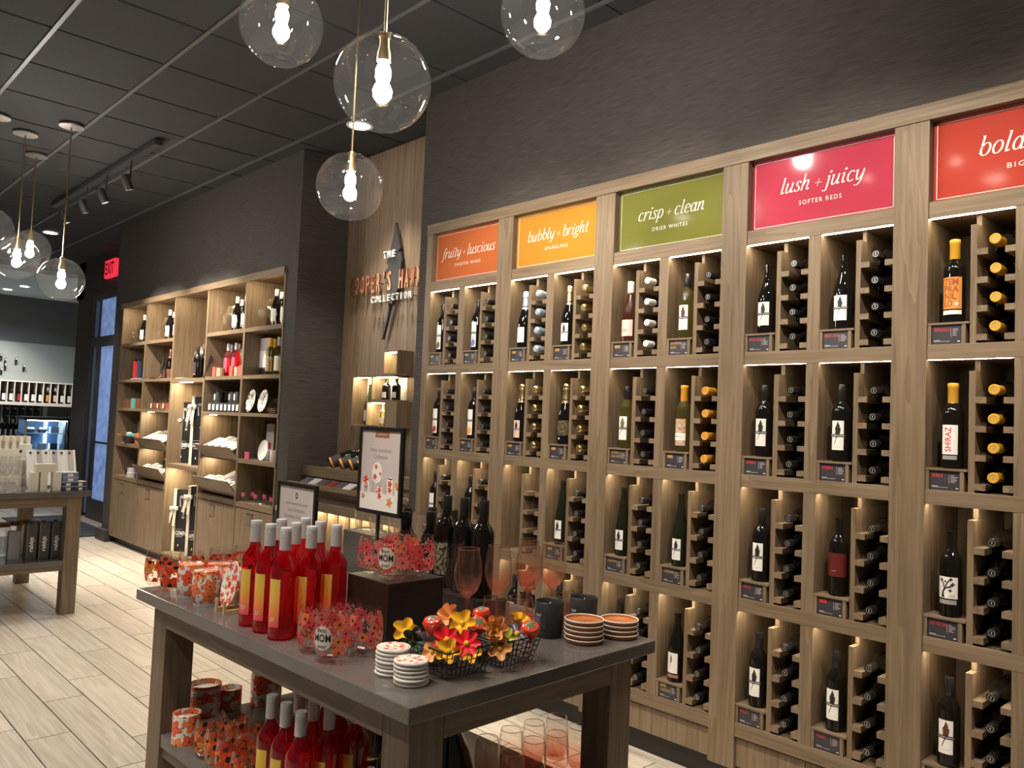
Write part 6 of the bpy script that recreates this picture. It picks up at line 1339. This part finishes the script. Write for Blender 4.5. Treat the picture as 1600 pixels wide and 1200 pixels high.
for k, (y, z, mt) in enumerate(((.12, 1.0741, 'bowl_dark'), (.29, 1.0741, 'bowl_dark'), (.30, .8141, 'fridge_white'), (.45, 1.0741, 'navy_box'), (.45, .8141, 'navy_box'), (.53, 1.0741, 'box_cream'))):
    o = obj('dish' if k < 2 else 'food_box', lathe('fbowl', [(0, 0), (.05, 0), (.075, .05), (.07, .05), (0, .02)], 18) if k < 2 else boxmesh(.12, .10 if k < 5 else .04, .10), mt, None, (-14.2, y + .02, z + (0 if k < 2 else .05)))
    if k < 2:
        for t in range(3): obj('white_item', lathe('witem', [(0, -.03), (.025, -.015), (.03, 0), (.02, .02), (0, .028)], 10), 'paper', o, (.03, -.03 + .03 * t, .06))
    tag(o, ['dark bowl of white items on the upper fridge shelf, post side', 'dark bowl of white items in the middle of the fridge', 'white box on the lower fridge shelf', 'navy dotted box on the upper fridge shelf', 'navy dotted box on the lower fridge shelf', 'cream carton at the end of the upper fridge shelf'][k], 'bowl' if k < 2 else 'box', 'food in the display fridge')
dk = empty('far_counter', (-15.0, -.7, 0)); tag(dk, 'dark service counter beside the display fridge', 'counter'); bw(dk, 'body', 'dark_frame', -15.3, -14.7, -2.2, -.1, 0, .92); bw(dk, 'counter_top', 'paper_grey', -15.32, -14.68, -2.22, -.08, .92, .96)
for k, u in enumerate((3, 11, 19, 26)):
    x = -14.9; y = yat(u, x, 1.05); o = make_bottle('wine_bottle', 'bordeaux', 'bottle_black', 'tin', 'cap_black' if k % 2 else 'cap_gold', (x, y, .96)); obj('label', patch(.0372, .05, .14, 1.2), 'paper', o); tag(o, 'dark bottle on the far service counter, %s from the fridge' % ['fourth', 'third', 'second', 'first'][k], 'wine bottle', 'bottles on the far counter')
# cool daylight-coloured lamps of the far room
for k, (x, y) in enumerate(((-16.4, .4), (-16.2, -1.4))):
    o = downlight(x, y, 'recessed cool downlight in the pale far ceiling, %s' % ['door side', 'counter side'][k], 120, 150); [c for c in o.children if c.type == 'LIGHT'][0].data.color = (.84, .92, 1.0)

# ================================================================== keep round things from touching each other
def relax():
    names = ('stemless_glass', 'wine_glass', 'ribbed_glass', 'floral_tumbler', 'decanter', 'rose_wine_bottle', 'wine_bottle', 'printed_tumbler', 'pink_mug', 'glass_goblet', 'floral_candle', 'storage_jar', 'grey_tin', 'terracotta_pot', 'brown_plate', 'candle_tin', 'tan_candle', 'copper_cup', 'smoked_carafe')
    it = []
    for o in COL.objects:
        if o.parent or o.type != 'MESH' or o.name.split('.')[0] not in names: continue
        if abs(o.rotation_euler.x) > .01 or abs(o.rotation_euler.y) > .01: continue
        x, y, z = o.location
        if (x > -4.2 and y > -.1) or (x > -5.8 and y > -.1) or x < -17: continue
        r = max(max(abs(v.co.x), abs(v.co.y)) for v in o.data.vertices) * o.scale.x; h = max(v.co.z for v in o.data.vertices) * o.scale.z
        it.append([o, x, y, z, r, h])
    for _ in range(40):
        for i, a in enumerate(it):
            for b in it[:i]:
                if a[3] + a[5] <= b[3] + .001 or b[3] + b[5] <= a[3] + .001: continue
                if abs(a[3] - b[3]) < .06 and a[0].name.split('.')[0] == b[0].name.split('.')[0] == 'brown_plate': continue
                dx, dy = a[1] - b[1], a[2] - b[2]; d = math.hypot(dx, dy) or 1e-4; gap = a[4] + b[4] + .0012 - d
                if gap > 0:
                    k = gap / d / 2; a[1] += dx * k; a[2] += dy * k; b[1] -= dx * k; b[2] -= dy * k
    for o, x, y, z, r, h in it:
        o.location.x = x; o.location.y = max(y, YF + r + .002) if -9.8 < x < -5.9 and y > -.3 else y
relax()
